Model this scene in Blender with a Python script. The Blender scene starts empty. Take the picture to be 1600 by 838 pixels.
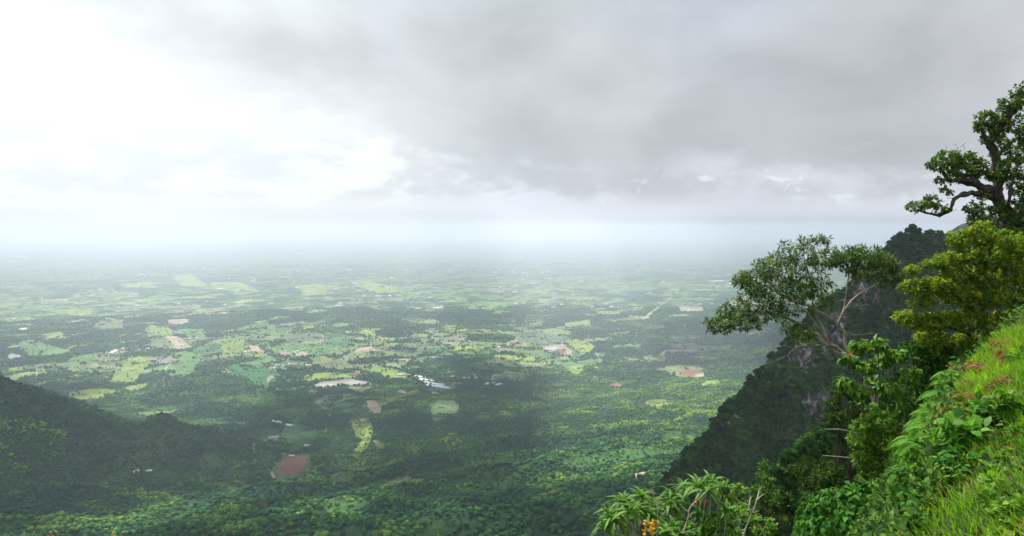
import bpy, math
import numpy as np

# ------------------------------------------------------------------ camera, light, exposure
F, CX, CY, HY = 1186.0, 800.0, 419.0, 355.0          # focal length and centre for a 1600 x 838 frame
PITCH = math.atan((CY - HY) / F)
SUN_AZ, SUN_EL = math.radians(-28), math.radians(56)  # azimuth from +Y, towards -X when negative
SUN_DIR = np.array([math.sin(SUN_AZ) * math.cos(SUN_EL), math.cos(SUN_AZ) * math.cos(SUN_EL), math.sin(SUN_EL)])
sc = bpy.context.scene
sc.render.resolution_x, sc.render.resolution_y = 1024, 536
cam_d = bpy.data.cameras.new('camera'); cam = bpy.data.objects.new('camera', cam_d)
sc.collection.objects.link(cam); sc.camera = cam
cam_d.sensor_width = 36; cam_d.lens = 36 * F / 1600
cam_d.clip_start = 0.1; cam_d.clip_end = 200000
cam.location = (0, 0, 0); cam.rotation_euler = (math.pi / 2 - PITCH, 0, 0)
sc.view_settings.view_transform = 'Standard'; sc.view_settings.look = 'None'
sc.view_settings.exposure = 0.42; sc.view_settings.gamma = 1
sc.cycles.use_denoising = True
sc.cycles.max_bounces = 7; sc.cycles.diffuse_bounces = 2; sc.cycles.transmission_bounces = 3
sc.cycles.volume_bounces = 2; sc.cycles.transparent_max_bounces = 8; sc.cycles.glossy_bounces = 1
sc.cycles.use_adaptive_sampling = True; sc.cycles.adaptive_threshold = 0.02
SUN_STRENGTH, SKY_STRENGTH = 5.0, 0.1

class NT:
    """small helper that writes a node tree"""
    def __init__(s, nt): s.nt = nt; nt.nodes.clear()
    def n(s, t, ins=None, **props):
        nd = s.nt.nodes.new(t)
        for k, v in props.items(): setattr(nd, k, v)
        for k, v in (ins or {}).items():
            sock = nd.inputs[k]
            if isinstance(v, bpy.types.NodeSocket): s.nt.links.new(v, sock)
            elif hasattr(v, 'outputs'): s.nt.links.new(v.outputs[0], sock)
            else: sock.default_value = v
        return nd
    def m(s, op, a, b=0.0, c=0.0, clamp=False):
        return s.n('ShaderNodeMath', {0: a, 1: b, 2: c}, operation=op, use_clamp=clamp).outputs[0]
    def ss(s, v, a, b, lo=0.0, hi=1.0, kind='SMOOTHSTEP'):
        return s.n('ShaderNodeMapRange', {'Value': v, 'From Min': a, 'From Max': b, 'To Min': lo, 'To Max': hi},
                   interpolation_type=kind, clamp=True).outputs[0]
    def mix(s, f, a, b, bt='MIX'):
        nd = s.n('ShaderNodeMix', data_type='RGBA', blend_type=bt)
        for i, v in ((0, f), (6, a), (7, b)):
            if isinstance(v, bpy.types.NodeSocket): s.nt.links.new(v, nd.inputs[i])
            else: nd.inputs[i].default_value = (v if i == 0 else (tuple(v) + (1,))[:4])
        return nd.outputs[2]
    def ramp(s, f, stops, interp='LINEAR'):
        nd = s.n('ShaderNodeValToRGB', {0: f}); cr = nd.color_ramp; cr.interpolation = interp
        while len(cr.elements) < len(stops): cr.elements.new(0.5)
        for e, (p, c) in zip(cr.elements, stops):
            e.position = p; e.color = (tuple(c) + (1,))[:4] if hasattr(c, '__len__') else (c, c, c, 1)
        return nd.outputs[0]
    def noise(s, vec, scale, detail=4, rough=.55, dist=0.0):
        return s.n('ShaderNodeTexNoise', {'Vector': vec, 'Scale': scale, 'Detail': detail, 'Roughness': rough,
                                          'Distortion': dist}).outputs[0]

def build_world():
    w = bpy.data.worlds.new('World'); sc.world = w; w.use_nodes = True
    T = NT(w.node_tree)
    d = T.n('ShaderNodeTexCoord').outputs['Generated']
    sp = T.n('ShaderNodeSeparateXYZ', {0: d}); x, y, z = sp.outputs
    az = T.m('MULTIPLY', T.m('ARCTAN2', x, y), 57.2958)            # degrees, 0 = straight ahead, minus = left
    el = T.m('MULTIPLY', T.m('ARCSINE', z), 57.2958)
    vec = T.n('ShaderNodeCombineXYZ', {0: T.m('MULTIPLY', az, .1), 1: T.m('MULTIPLY', el, .17), 2: 3.7}).outputs[0]
    n1 = T.noise(vec, 1.0, 5, .5, .35)
    vec2 = T.n('ShaderNodeCombineXYZ', {0: T.m('MULTIPLY', az, .22), 1: T.m('MULTIPLY', el, .5), 2: 8.1}).outputs[0]
    n2 = T.noise(vec2, 1.0, 6, .55, .2)
    n3 = T.noise(vec, .45, 3, .5, .2)
    # lower edge of the dark cloud deck by azimuth
    t = T.ss(az, -40, 40, 0, 1, 'LINEAR')
    edge = T.ramp(t, [(0.0, .80), (.13, .66), (.30, .44), (.40, .40), (.47, .17), (.62, .15), (.76, .27), (.83, .15), (1, .20)])
    edge = T.m('MULTIPLY', T.n('ShaderNodeSeparateColor', {0: edge}).outputs[0], 18.0)
    e = T.m('SUBTRACT', el, edge)
    e = T.m('ADD', e, T.m('MULTIPLY', T.m('SUBTRACT', n1, .5), 9.0))
    e = T.m('ADD', e, T.m('MULTIPLY', T.m('SUBTRACT', n2, .5), 5.0))
    deck = T.ss(e, -1.3, 2.6)
    deck_c = T.ramp(t, [(0, (1.0, 1.06, 1.06)), (.10, (.99, 1.05, 1.06)), (.16, (.85, .90, .93)), (.34, (.72, .77, .81)),
                        (.50, (.59, .64, .68)), (.68, (.50, .53, .56)), (.80, (.475, .50, .53)), (1, (.58, .60, .64))])
    var = T.ss(n1, .32, .68, .88, 1.12, 'LINEAR')
    var = T.m('MULTIPLY', var, T.ss(n3, .35, .65, .93, 1.07, 'LINEAR'))
    deck_c = T.mix(1.0, deck_c, T.n('ShaderNodeCombineColor', {0: var, 1: var, 2: var}).outputs[0], 'MULTIPLY')
    open_c = T.ramp(t, [(0, (1.0, 1.06, 1.06)), (.38, (.95, 1.02, 1.04)), (.50, (.80, .87, .93)), (.62, (.63, .66, .71)), (.78, (.68, .72, .78)), (1, (.66, .69, .76))])
    puff = T.m('MULTIPLY', T.ss(n2, .40, .58), T.ss(el, 1.2, 2.6))
    puff = T.m('MULTIPLY', puff, T.ss(el, 5.2, 8.0, 1, 0))
    open_c = T.mix(T.m('MULTIPLY', puff, .62), open_c, T.mix(T.ss(az, -25, 5), (.80, .86, .93), (.53, .56, .60)))
    vec4 = T.n('ShaderNodeCombineXYZ', {0: T.m('MULTIPLY', az, .5), 1: T.m('MULTIPLY', el, 1.1), 2: 1.3}).outputs[0]
    n4 = T.noise(vec4, 1.0, 5, .6, .4)
    glint = T.m('MULTIPLY', T.ss(n4, .56, .68), T.m('MULTIPLY', T.ss(el, 1.0, 2.0), T.ss(el, 4.0, 6.0, 1, 0)))
    open_c = T.mix(T.m('MULTIPLY', glint, .7), open_c, (.86, .92, .95))
    col = T.mix(deck, open_c, deck_c)
    low_c = T.mix(T.ss(az, -26, 18), (.95, .99, 1.04), (.74, .78, .85))
    col = T.mix(T.ss(el, .3, 2.9, .95, 0), col, low_c)
    up = T.ss(el, 17, 40)
    col = T.mix(up, col, (.66, .70, .76))
    col = T.mix(T.ss(z, -.03, .0, 1, 0), col, (.06, .09, .07))
    sky = T.n('ShaderNodeTexSky', sky_type='NISHITA', sun_disc=False, sun_elevation=SUN_EL,
              sun_rotation=SUN_AZ, altitude=700)
    b1 = T.n('ShaderNodeBackground', {0: col, 1: .81})
    b2 = T.n('ShaderNodeBackground', {0: sky.outputs[0], 1: SKY_STRENGTH})
    thin = T.m('MULTIPLY', T.ss(n3, .5, .7), .12)
    mx = T.n('ShaderNodeMixShader', {0: thin, 1: b1.outputs[0], 2: b2.outputs[0]})
    T.n('ShaderNodeOutputWorld', {0: mx.outputs[0]})
build_world()

sun_d = bpy.data.lights.new('sun', 'SUN'); sun = bpy.data.objects.new('sun', sun_d)
sc.collection.objects.link(sun)
sun_d.energy = SUN_STRENGTH; sun_d.angle = math.radians(1.2); sun_d.color = (1.0, .97, .93)
from mathutils import Vector
sun.rotation_euler = Vector(SUN_DIR).to_track_quat('Z', 'Y').to_euler()

# ------------------------------------------------------------------ helpers
rng = np.random.default_rng(7)
COL = sc.collection
cp, sp_ = math.cos(PITCH), math.sin(PITCH)
def at(px, py, Y):
    """world point seen along a picture position of the photograph at forward distance Y"""
    px, py, Y = np.asarray(px, float), np.asarray(py, float), np.asarray(Y, float)
    u = (CY - py) / F; x = (px - CX) / F
    dy = cp + sp_ * u; dz = -sp_ + cp * u
    return np.stack(np.broadcast_arrays(x * Y / dy, Y, dz * Y / dy), -1)
def proj(P):
    P = np.asarray(P, float)
    f = P[..., 1] * cp - P[..., 2] * sp_; u = P[..., 1] * sp_ + P[..., 2] * cp
    f = np.where(f < .01, .01, f)
    return CX + F * P[..., 0] / f, CY - F * u / f
def tag(o, label=None, cat=None, group=None, kind=None):
    if label: o['label'] = label
    if cat: o['category'] = cat
    if group: o['group'] = group
    if kind: o['kind'] = kind
    return o
def link(name, me, parent=None, mat=None, smooth=False):
    if mat is not None:
        for mm in (mat if isinstance(mat, (list, tuple)) else [mat]): me.materials.append(mm)
    if smooth: me.polygons.foreach_set('use_smooth', np.ones(len(me.polygons), bool))
    o = bpy.data.objects.new(name, me); COL.objects.link(o)
    if parent: o.parent = parent
    return o
def empty(name, loc):
    o = bpy.data.objects.new(name, None); COL.objects.link(o); o.location = tuple(loc); o.empty_display_size = .1
    return o
def mesh_np(name, V, faces, attrs=None, mat_idx=None):
    """faces: list of (n,k) index arrays, each of one polygon size; attrs: vertex attributes"""
    me = bpy.data.meshes.new(name)
    V = np.ascontiguousarray(V, dtype=np.float32)
    me.vertices.add(len(V)); me.vertices.foreach_set('co', V.ravel())
    tot = [np.full(len(f), f.shape[1], np.int32) for f in faces if len(f)]
    idx = [f.ravel() for f in faces if len(f)]
    tot = np.concatenate(tot); idx = np.concatenate(idx).astype(np.int32)
    start = np.concatenate([[0], np.cumsum(tot)[:-1]]).astype(np.int32)
    me.loops.add(len(idx)); me.loops.foreach_set('vertex_index', idx)
    me.polygons.add(len(tot)); me.polygons.foreach_set('loop_start', start); me.polygons.foreach_set('loop_total', tot)
    if mat_idx is not None: me.polygons.foreach_set('material_index', mat_idx.astype(np.int32))
    me.update(calc_edges=True)
    for k, a in (attrs or {}).items():
        a = np.ascontiguousarray(a, dtype=np.float32)
        if a.ndim == 1:
            at_ = me.attributes.new(k, 'FLOAT', 'POINT'); at_.data.foreach_set('value', a)
        else:
            at_ = me.attributes.new(k, 'FLOAT_COLOR', 'POINT')
            at_.data.foreach_set('color', np.concatenate([a, np.ones((len(a), 1), np.float32)], 1).ravel())
    return me
_TAB = np.random.default_rng(99).random(1 << 16)
_PERM = np.random.default_rng(98).permutation(1 << 12).astype(np.int64)
def _h(ix, iy, s):
    a = ix.astype(np.int64) + int(s) * 131
    return _TAB[(_PERM[a & 4095] * 17 + (iy.astype(np.int64) + int(s) * 57) * 61) & 65535]
def vnoise(x, y, s=0):
    ix, iy = np.floor(x), np.floor(y); fx, fy = x - ix, y - iy
    fx = fx * fx * (3 - 2 * fx); fy = fy * fy * (3 - 2 * fy)
    a, b, c, d = _h(ix, iy, s), _h(ix + 1, iy, s), _h(ix, iy + 1, s), _h(ix + 1, iy + 1, s)
    return (a * (1 - fx) + b * fx) * (1 - fy) + (c * (1 - fx) + d * fx) * fy
def fbm(x, y, o=4, s=0):
    r, a, t = 0, 1.0, 0
    for i in range(o):
        r = r + a * vnoise(x * 2 ** i + 17.3 * i, y * 2 ** i - 9.1 * i, s + i); t += a; a *= .5
    return r / t
def sstep(v, a, b):
    t = np.clip((v - a) / (b - a), 0, 1); return t * t * (3 - 2 * t)
def interp_poly(P, n):
    P = np.asarray(P, float); L = np.concatenate([[0], np.cumsum(np.linalg.norm(np.diff(P, axis=0), axis=1))])
    t = np.linspace(0, L[-1], n)
    return np.stack([np.interp(t, L, P[:, i]) for i in range(P.shape[1])], 1)

# ------------------------------------------------------------------ materials
def mat(name, build):
    m = bpy.data.materials.new(name); m.use_nodes = True
    T = NT(m.node_tree); out = T.n('ShaderNodeOutputMaterial'); build(T, out); return m
def principled(T, out, col, rough=.9, spec=.2, normal=None):
    p = T.n('ShaderNodeBsdfPrincipled', {'Base Color': col if isinstance(col, bpy.types.NodeSocket) else (tuple(col) + (1,))[:4],
                                         'Roughness': rough, 'Specular IOR Level': spec})
    if normal is not None: T.nt.links.new(normal, p.inputs['Normal'])
    T.nt.links.new(p.outputs[0], out.inputs[0]); return p
def attr(T, name, typ='GEOMETRY', o='Fac'):
    return T.n('ShaderNodeAttribute', attribute_name=name, attribute_type=typ).outputs[o]
def leaf_mat(name, stops, trans=.35, rough=.55, spec=.25, typ='GEOMETRY'):
    def b(T, out):
        v = attr(T, 'var', typ)
        c = T.ramp(v, stops)
        p = T.n('ShaderNodeBsdfPrincipled', {'Base Color': c, 'Roughness': rough, 'Specular IOR Level': spec})
        tr = T.n('ShaderNodeBsdfTranslucent', {0: T.mix(1.0, c, (1.25, 1.35, .6), 'MULTIPLY')})
        mx = T.n('ShaderNodeMixShader', {0: trans, 1: p.outputs[0], 2: tr.outputs[0]})
        T.nt.links.new(mx.outputs[0], out.inputs[0])
    return mat(name, b)
def plain(name, col, rough=.8, spec=.3, var=.15, scale=.5):
    def b(T, out):
        o = T.n('ShaderNodeTexCoord').outputs['Object']
        n = T.noise(o, scale, 4)
        c = T.mix(T.ss(n, .3, .7), tuple(v * (1 - var) for v in col), tuple(min(1, v * (1 + var)) for v in col))
        principled(T, out, c, rough, spec)
    return mat(name, b)

# ------------------------------------------------------------------ terrain
PLAIN = -700.0
def crest(pts):  # [(px, py, Y)] -> world polyline
    return np.array([at(a, b, c) for a, b, c in pts])
SPURS = [  # crest line, slope, roundness
    (crest([(-260, 520, 1700), (-80, 572, 1780), (0, 604, 1820), (60, 636, 1880), (140, 662, 1960), (200, 672, 2000), (255, 656, 2030),
            (320, 672, 2080), (390, 694, 2160), (430, 712, 2250)]), .62, 20.0),
    (crest([(540, 757, 1560), (590, 746, 1590), (650, 733, 1640), (720, 723, 1670), (800, 724, 1660), (860, 742, 1580), (920, 768, 1470),
            (960, 805, 1340), (985, 850, 1230)]), .46, 18.0),
    (crest([(640, 706, 2060), (700, 696, 2120), (790, 694, 2200), (850, 690, 2300)]), .25, 25.0),
    (crest([(-50, 800, 1420), (120, 790, 1500), (260, 800, 1480), (380, 830, 1350)]), .35, 25.0),
]
def spur_h(x, y, P, slope, rnd):
    best = np.full(x.shape, -1e9)
    for a, b in zip(P[:-1], P[1:]):
        d = b[:2] - a[:2]; L2 = d @ d
        t = np.clip(((x - a[0]) * d[0] + (y - a[1]) * d[1]) / L2, 0, 1)
        dist = np.hypot(x - a[0] - t * d[0], y - a[1] - t * d[1])
        z = a[2] + t * (b[2] - a[2]) - slope * (np.sqrt(dist ** 2 + rnd ** 2) - rnd)
        best = np.maximum(best, z)
    return best
def smax(a, b, k=14.0):
    return (a + b + np.sqrt((a - b) ** 2 + k * k)) * .5
def height(x, y):
    x = np.asarray(x, float); y = np.asarray(y, float); r = np.hypot(x, y)
    base = PLAIN + 130 * np.exp(-(np.clip(y, 0, None) - 1400) / 900)
    base = np.minimum(base, -480 + 0 * x)
    u = .81 * (x - 86) - .585 * (y - 2550)
    ramp = .22 * (u + np.sqrt(u * u + 300 ** 2)) * .5
    ramp = 420 * (1 - np.exp(-ramp / 420)) * sstep(y, -500, 1500)
    base = base + ramp - 12
    base = base + 60 * sstep(-x, 500, 1100) * sstep(-y, -2100, -1300)
    hn = base.copy()
    for P, s, rd in SPURS: hn = smax(hn, spur_h(x, y, P, s, rd))
    above = np.clip((hn - PLAIN) / 120, 0, 1)
    g = 1 - np.abs(2 * fbm(x / 420 + 3, y / 420, 4, 11) - 1)
    g2 = 1 - np.abs(2 * fbm(x / 150 + 9, y / 170, 3, 14) - 1)
    hn = hn + above * (26 * (g2 - .72) + 56 * (g - .75) + 26 * (fbm(x / 90, y / 90, 3, 5) - .5))
    hn = hn + 5 * (fbm(x / 900, y / 900, 2, 3) - .5)
    side = -9 - .85 * np.clip(np.hypot(x, np.maximum(y, 0)), 0, None)
    side = side + 14 * (fbm(x / 60, y / 60, 4, 8) - .5) * np.clip(r / 100, 0, 1)
    side = np.where(y < -15, side + 0 * x, side)
    return np.maximum(hn, side)
def on_terrain(px, py):
    """march a picture ray to the terrain"""
    px = np.atleast_1d(np.asarray(px, float)); py = np.atleast_1d(np.asarray(py, float))
    Y = np.full(px.shape, 900.0); done = np.zeros(px.shape, bool)
    for _ in range(260):
        P = at(px, py, Y); done |= P[:, 2] <= height(P[:, 0], P[:, 1])
        if (done | (Y > 60000)).all(): break
        Y = np.where(done | (Y > 60000), Y, Y * 1.02)
    lo, hi = Y / 1.02, Y
    for _ in range(8):
        mid = (lo + hi) / 2; P = at(px, py, mid); h = P[:, 2] <= height(P[:, 0], P[:, 1]); hi = np.where(h, mid, hi); lo = np.where(h, lo, mid)
    Y = hi
    P = at(px, py, Y); P[:, 2] = height(P[:, 0], P[:, 1]); return P

# fields traced on the plain: outline in the photograph projected on the ground, kind of ground cover
LG, YG, OL, TAN, GG, DG, BR, RED = (.10, .20, .062), (.20, .27, .06), (.15, .18, .075), (.33, .28, .20), (.11, .155, .09), (.04, .135, .045), (.22, .15, .10), (.20, .10, .07)
GREY = (.28, .27, .25)
FIELDS = [
 ([(420, 745), (440, 708), (488, 708), (486, 730), (470, 748)], (.06, .14, .04)),
 ([(428, 742), (436, 728), (448, 714), (476, 712), (480, 722), (474, 736), (460, 742)], RED),
 ([(672, 630), (682, 624), (712, 627), (718, 640), (704, 656), (680, 662), (674, 650)], LG),
 ([(716, 632), (716, 640), (700, 645), (690, 632)], OL),
 ([(571, 627), (588, 626), (597, 640), (594, 646), (577, 644)], TAN),
 ([(586, 627), (612, 620), (640, 612), (654, 607), (657, 614), (628, 622), (606, 633), (598, 637)], YG),
 ([(545, 657), (577, 652), (584, 680), (575, 700), (560, 716), (548, 714), (562, 690)], YG),
 ([(583, 688), (600, 690), (598, 706), (588, 704)], OL),
 ([(384, 508), (418, 505), (452, 521), (436, 527), (372, 517)], LG),
 ([(806, 551), (842, 547), (866, 558), (886, 562), (900, 568), (930, 558), (944, 562), (936, 570), (912, 574), (910, 583), (900, 587), (884, 579), (868, 569), (846, 557)], LG),
 ([(896, 570), (912, 572), (910, 585), (898, 586), (888, 580)], YG),
 ([(846, 542), (880, 538), (896, 550), (888, 556), (868, 552), (852, 548)], TAN),
 ([(862, 548), (884, 546), (886, 552), (870, 553)], RED),
 ([(806, 520), (846, 516), (882, 525), (896, 536), (844, 540), (810, 534)], GG),
 ([(846, 516), (862, 513), (894, 518), (892, 523), (856, 522)], YG),
 ([(884, 533), (900, 530), (932, 540), (920, 552), (896, 548)], YG),
 ([(1020, 578), (1050, 570), (1088, 570), (1108, 582), (1090, 592), (1058, 590)], OL),
 ([(1060, 581), (1080, 577), (1098, 580), (1094, 588), (1068, 587)], RED),
 ([(1088, 584), (1104, 582), (1098, 591), (1084, 590)], TAN),
 ([(1008, 628), (1040, 623), (1056, 631), (1030, 640), (1016, 637)], YG),
 ([(1100, 598), (1128, 590), (1122, 600), (1096, 606)], YG),
 ([(984, 744), (1012, 737), (1014, 742), (992, 750)], TAN),
 ([(950, 600), (964, 599), (974, 604), (966, 608)], RED),
 ([(778, 643), (794, 642), (799, 648), (786, 651)], YG),
 ([(776, 622), (812, 622), (816, 628), (780, 632)], DG),
 ([(474, 588), (500, 582), (540, 584), (566, 582), (560, 590), (520, 593), (480, 596)], YG),
 ([(560, 575), (590, 574), (618, 578), (645, 586), (636, 593), (610, 592), (590, 584), (566, 580)], YG),
 ([(482, 560), (510, 556), (540, 564), (558, 578), (540, 580), (500, 574)], OL),
 ([(488, 603), (500, 598), (545, 592), (580, 597), (578, 602), (540, 602), (500, 606)], GREY),
 ([(540, 606), (580, 603), (600, 612), (560, 614)], OL),
 ([(562, 544), (600, 543), (630, 551), (655, 554), (650, 560), (608, 556), (570, 549)], OL),
 ([(560, 543), (580, 544), (592, 548), (570, 550)], TAN),
 ([(358, 573), (384, 568), (404, 572), (440, 584), (436, 594), (416, 604), (396, 602), (384, 592), (362, 582)], DG),
 ([(415, 592), (424, 586), (428, 588), (420, 597)], TAN),
 ([(200, 560), (236, 556), (238, 566), (222, 582), (214, 596), (196, 600), (170, 596), (186, 578)], YG),
 ([(236, 558), (268, 556), (272, 564), (246, 572)], (.24, .22, .19)),
 ([(278, 560), (314, 562), (306, 574), (300, 586), (280, 588), (272, 576)], LG),
 ([(190, 606), (230, 598), (228, 606), (206, 612)], YG),
 ([(106, 562), (120, 556), (150, 552), (148, 566), (136, 576), (112, 572)], LG),
 ([(222, 518), (236, 508), (262, 512), (276, 520), (256, 526)], YG),
 ([(228, 538), (262, 524), (300, 530), (300, 545), (250, 545)], OL),
 ([(258, 526), (278, 526), (300, 544), (276, 546)], TAN),
 ([(300, 545), (340, 535), (362, 538), (356, 552), (320, 556), (302, 550)], DG),
 ([(340, 530), (378, 528), (390, 540), (412, 552), (408, 558), (346, 552)], YG),
 ([(388, 540), (410, 540), (414, 552), (396, 552)], TAN),
 ([(274, 514), (318, 514), (322, 528), (290, 526)], LG),
 ([(420, 545), (450, 534), (520, 540), (530, 552), (500, 556), (434, 556)], LG),
 ([(430, 528), (500, 520), (520, 530), (452, 536)], GG),
 ([(434, 549), (450, 548), (456, 556), (440, 556)], TAN), ([(458, 549), (480, 549), (480, 556), (462, 557)], TAN),
 ([(505, 518), (545, 525), (542, 545), (520, 540)], DG),
 ([(262, 500), (290, 498), (296, 504), (284, 509), (264, 506)], TAN),
 ([(270, 431), (300, 428), (325, 445), (320, 449), (282, 447), (272, 440)], YG),
 ([(328, 441), (376, 441), (402, 452), (372, 455), (332, 452)], YG),
 ([(186, 444), (238, 440), (246, 448), (200, 450)], YG), ([(458, 446), (508, 444), (512, 460), (478, 462)], YG),
 ([(546, 440), (576, 440), (626, 450), (618, 458), (592, 458), (556, 448)], YG),
 ([(630, 458), (658, 458), (660, 466), (636, 466)], LG),
 ([(60, 484), (140, 482), (146, 490), (130, 494), (90, 490)], YG),
 ([(62, 523), (96, 518), (100, 526), (78, 530)], YG), ([(142, 512), (166, 496), (194, 500), (192, 514), (160, 516)], OL),
 ([(30, 545), (60, 535), (110, 548), (96, 556), (44, 556)], LG), ([(14, 552), (34, 556), (30, 562), (12, 560)], GREY),
 ([(150, 560), (100, 580), (140, 588), (108, 592)], OL), ([(16, 575), (36, 574), (32, 580), (16, 580)], YG),
 ([(440, 668), (460, 660), (498, 672), (492, 690), (460, 696), (440, 690)], DG),
 ([(505, 616), (520, 618), (514, 628), (506, 626)], LG), ([(520, 628), (556, 630), (548, 638), (522, 636)], DG),
 ([(1060, 480), (1096, 478), (1100, 486), (1064, 488)], TAN), ([(940, 500), (1008, 495), (1014, 498), (960, 504)], OL),
 ([(1042, 470), (1100, 476), (1092, 482), (1050, 478)], GG), ([(880, 505), (920, 500), (924, 508), (886, 512)], YG),
 ([(930, 486), (966, 486), (970, 492), (936, 492)], YG), ([(1178, 380), (1240, 379), (1244, 382), (1182, 383)], OL),
 ([(750, 475), (780, 475), (774, 482), (752, 483)], YG), ([(1000, 500), (1050, 462), (1050, 464), (1006, 502)], TAN),
 ([(1138, 475), (1162, 462), (1168, 468), (1146, 480)], TAN), ([(400, 538), (420, 534), (424, 546), (408, 548)], LG),
 ([(590, 757), (620, 747), (655, 744), (640, 753), (612, 762)], OL), ([(640, 753), (668, 747), (660, 752), (646, 757)], (.13, .20, .05)),
 ([(505, 742), (540, 738), (560, 752), (520, 758)], (.07, .13, .04)),
]
FW = [(on_terrain([p[0] for p in poly], [p[1] for p in poly])[:, :2], c) for poly, c in FIELDS]
def in_poly(x, y, P):
    ins = np.zeros(x.shape, bool); n = len(P); j = n - 1
    for i in range(n):
        xi, yi, xj, yj = P[i, 0], P[i, 1], P[j, 0], P[j, 1]
        c = ((yi > y) != (yj > y)) & (x < (xj - xi) * (y - yi) / (yj - yi + 1e-12) + xi)
        ins ^= c; j = i
    return ins
def voronoi(x, y, s):
    ix, iy = np.floor(x), np.floor(y)
    d1 = np.full(x.shape, 9.0); d2 = d1.copy(); cid = np.zeros(x.shape)
    for a in (-1, 0, 1):
        for b in (-1, 0, 1):
            cx, cy = ix + a, iy + b
            qx = cx + .15 + .7 * _h(cx, cy, s); qy = cy + .15 + .7 * _h(cx, cy, s + 50)
            d = np.maximum(np.abs(qx - x), np.abs(qy - y)) * .6 + .4 * np.hypot(qx - x, qy - y)
            m1 = d < d1
            d2 = np.where(m1, d1, np.minimum(d2, d)); cid = np.where(m1, _h(cx, cy, s + 99), cid); d1 = np.where(m1, d, d1)
    return cid, d2 - d1
PAL = np.array([LG, YG, OL, GG, (.14, .21, .07), (.12, .18, .075), (.24, .22, .15), (.09, .18, .06), (.17, .23, .08), (.19, .18, .13), DG, (.13, .18, .075)])
FOREST_G = np.array((.024, .070, .026)); CANOPY = np.array((.038, .100, .044))
def landcover(x, y):
    """-> colour (n,3), treeness (n): 1 forest, 0 open"""
    x = np.asarray(x, float); y = np.asarray(y, float); h = height(x, y)
    wx = x + 90 * (fbm(x / 350, y / 350, 3, 21) - .5) * 2; wy = y + 90 * (fbm(x / 350, y / 350, 3, 27) - .5) * 2
    ca, sa = math.cos(.35), math.sin(.35); rx, ry = wx * ca - wy * sa, wx * sa + wy * ca
    far = sstep(y, 8500, 10500)
    cid, edge = voronoi(rx / 165, ry / 240, 3); cidF, edgeF = voronoi(rx / 240, ry / 420, 5)
    use_far = far > .5; cid = np.where(use_far, cidF, cid); edge = np.where(use_far, edgeF, edge)
    ratio = x / np.maximum(y, 1)
    dens = .80 * sstep(y, 3250, 4300) * (1 - sstep(ratio, .02, .16) * (1 - sstep(y, 5200, 7000)) * .85)
    dens = dens + .05 * sstep(y, 2500, 3000) - .12 * sstep(ratio, -.02, .2) * sstep(y, 5500, 7000)
    dens = dens * (h < PLAIN + 40)
    clus = fbm(x / 1500, y / 1500, 3, 31); dens = dens * np.clip(.3 + 2.2 * (clus - .32), .1, 1.35)
    dens = np.maximum(dens, .34 * use_far)
    field = cid < dens
    k = (np.floor(cid / np.maximum(dens, 1e-3) * 11.99).astype(int)) % 12
    small = vnoise(x / 23, y / 23, 71)
    fk = (1 - .38 * sstep(y, 7000, 11000))[:, None]
    col = np.where(field[:, None], 1.15 * fk * PAL[np.clip(k, 0, 11)], FOREST_G[None])
    sub_, se_ = voronoi(rx / 80, ry / 120, 15); col = np.where(field[:, None], col * (.72 + .45 * sub_ - .25 * (se_ < .06))[:, None], col)
    tree = np.where(field, np.where(se_ < .07, .15, .02), 1.0)
    hedge = field & (edge < .10) & (_h(np.floor(x / 60), np.floor(y / 60), 41) < .75)
    tree = np.where(hedge, .9, tree)
    # thin woodland with grassy gaps
    gap = fbm(x / 130, y / 130, 4, 61)
    thin = (~field) & (gap > .67)
    tree = np.where(thin, .48, tree)
    col = np.where(thin[:, None], np.array((.05, .12, .035)), col)
    lowc = (~field) & (gap < .33) & (h > PLAIN + 30)
    col = np.where(lowc[:, None], np.array((.04, .085, .025)), col); tree = np.where(lowc, .7, tree)
    wobx = 9 * (fbm(x / 40, y / 40, 3, 83) - .5) * 2; woby = 13 * (fbm(x / 40, y / 40, 3, 87) - .5) * 2; copse = fbm(x / 55, y / 70, 3, 89)
    tree = np.where(field & (copse > .64), .75, tree)
    for P, c in FW:
        b = (x > P[:, 0].min()) & (x < P[:, 0].max()) & (y > P[:, 1].min()) & (y < P[:, 1].max())
        if b.any():
            ii = np.nonzero(b)[0]; 
            xx, yy = x[ii] + wobx[ii], y[ii] + woby[ii]; ii = ii[in_poly(xx, yy, P)]
            sub, se = voronoi(rx[ii] / 75, ry[ii] / 120, 13)
            m = (.80 + .40 * sub - .25 * (se < .06))[:, None]; alt = np.where((sub > .72)[:, None], np.array((.12, .16, .06)), np.array(c))
            plain_c = c is RED or c is GREY or c is TAN
            col[ii] = np.array(c) * (.85 + .3 * sub)[:, None] if plain_c else (np.array(c) * .6 + alt * .4) * m
            tree[ii] = .0 if plain_c else np.where(copse[ii] > .70, .7, np.where(se < .08, .14, .03))
            if c is YG and P.shape[0] > 5 and abs(P[:, 1].mean() - 2550) < 500: tree[ii] = .30
    op = tree < .5
    col = np.where(op[:, None], col * (1 + .9 * (fbm(x / 38, y / 38, 4, 77) - .5)[:, None]), col)
    # far canopy reads as the crowns themselves
    cf = sstep(y, 12500, 15000)[:, None] * (tree > .5)[:, None]
    col = col * (1 - cf) + CANOPY * cf
    return col, tree

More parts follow.
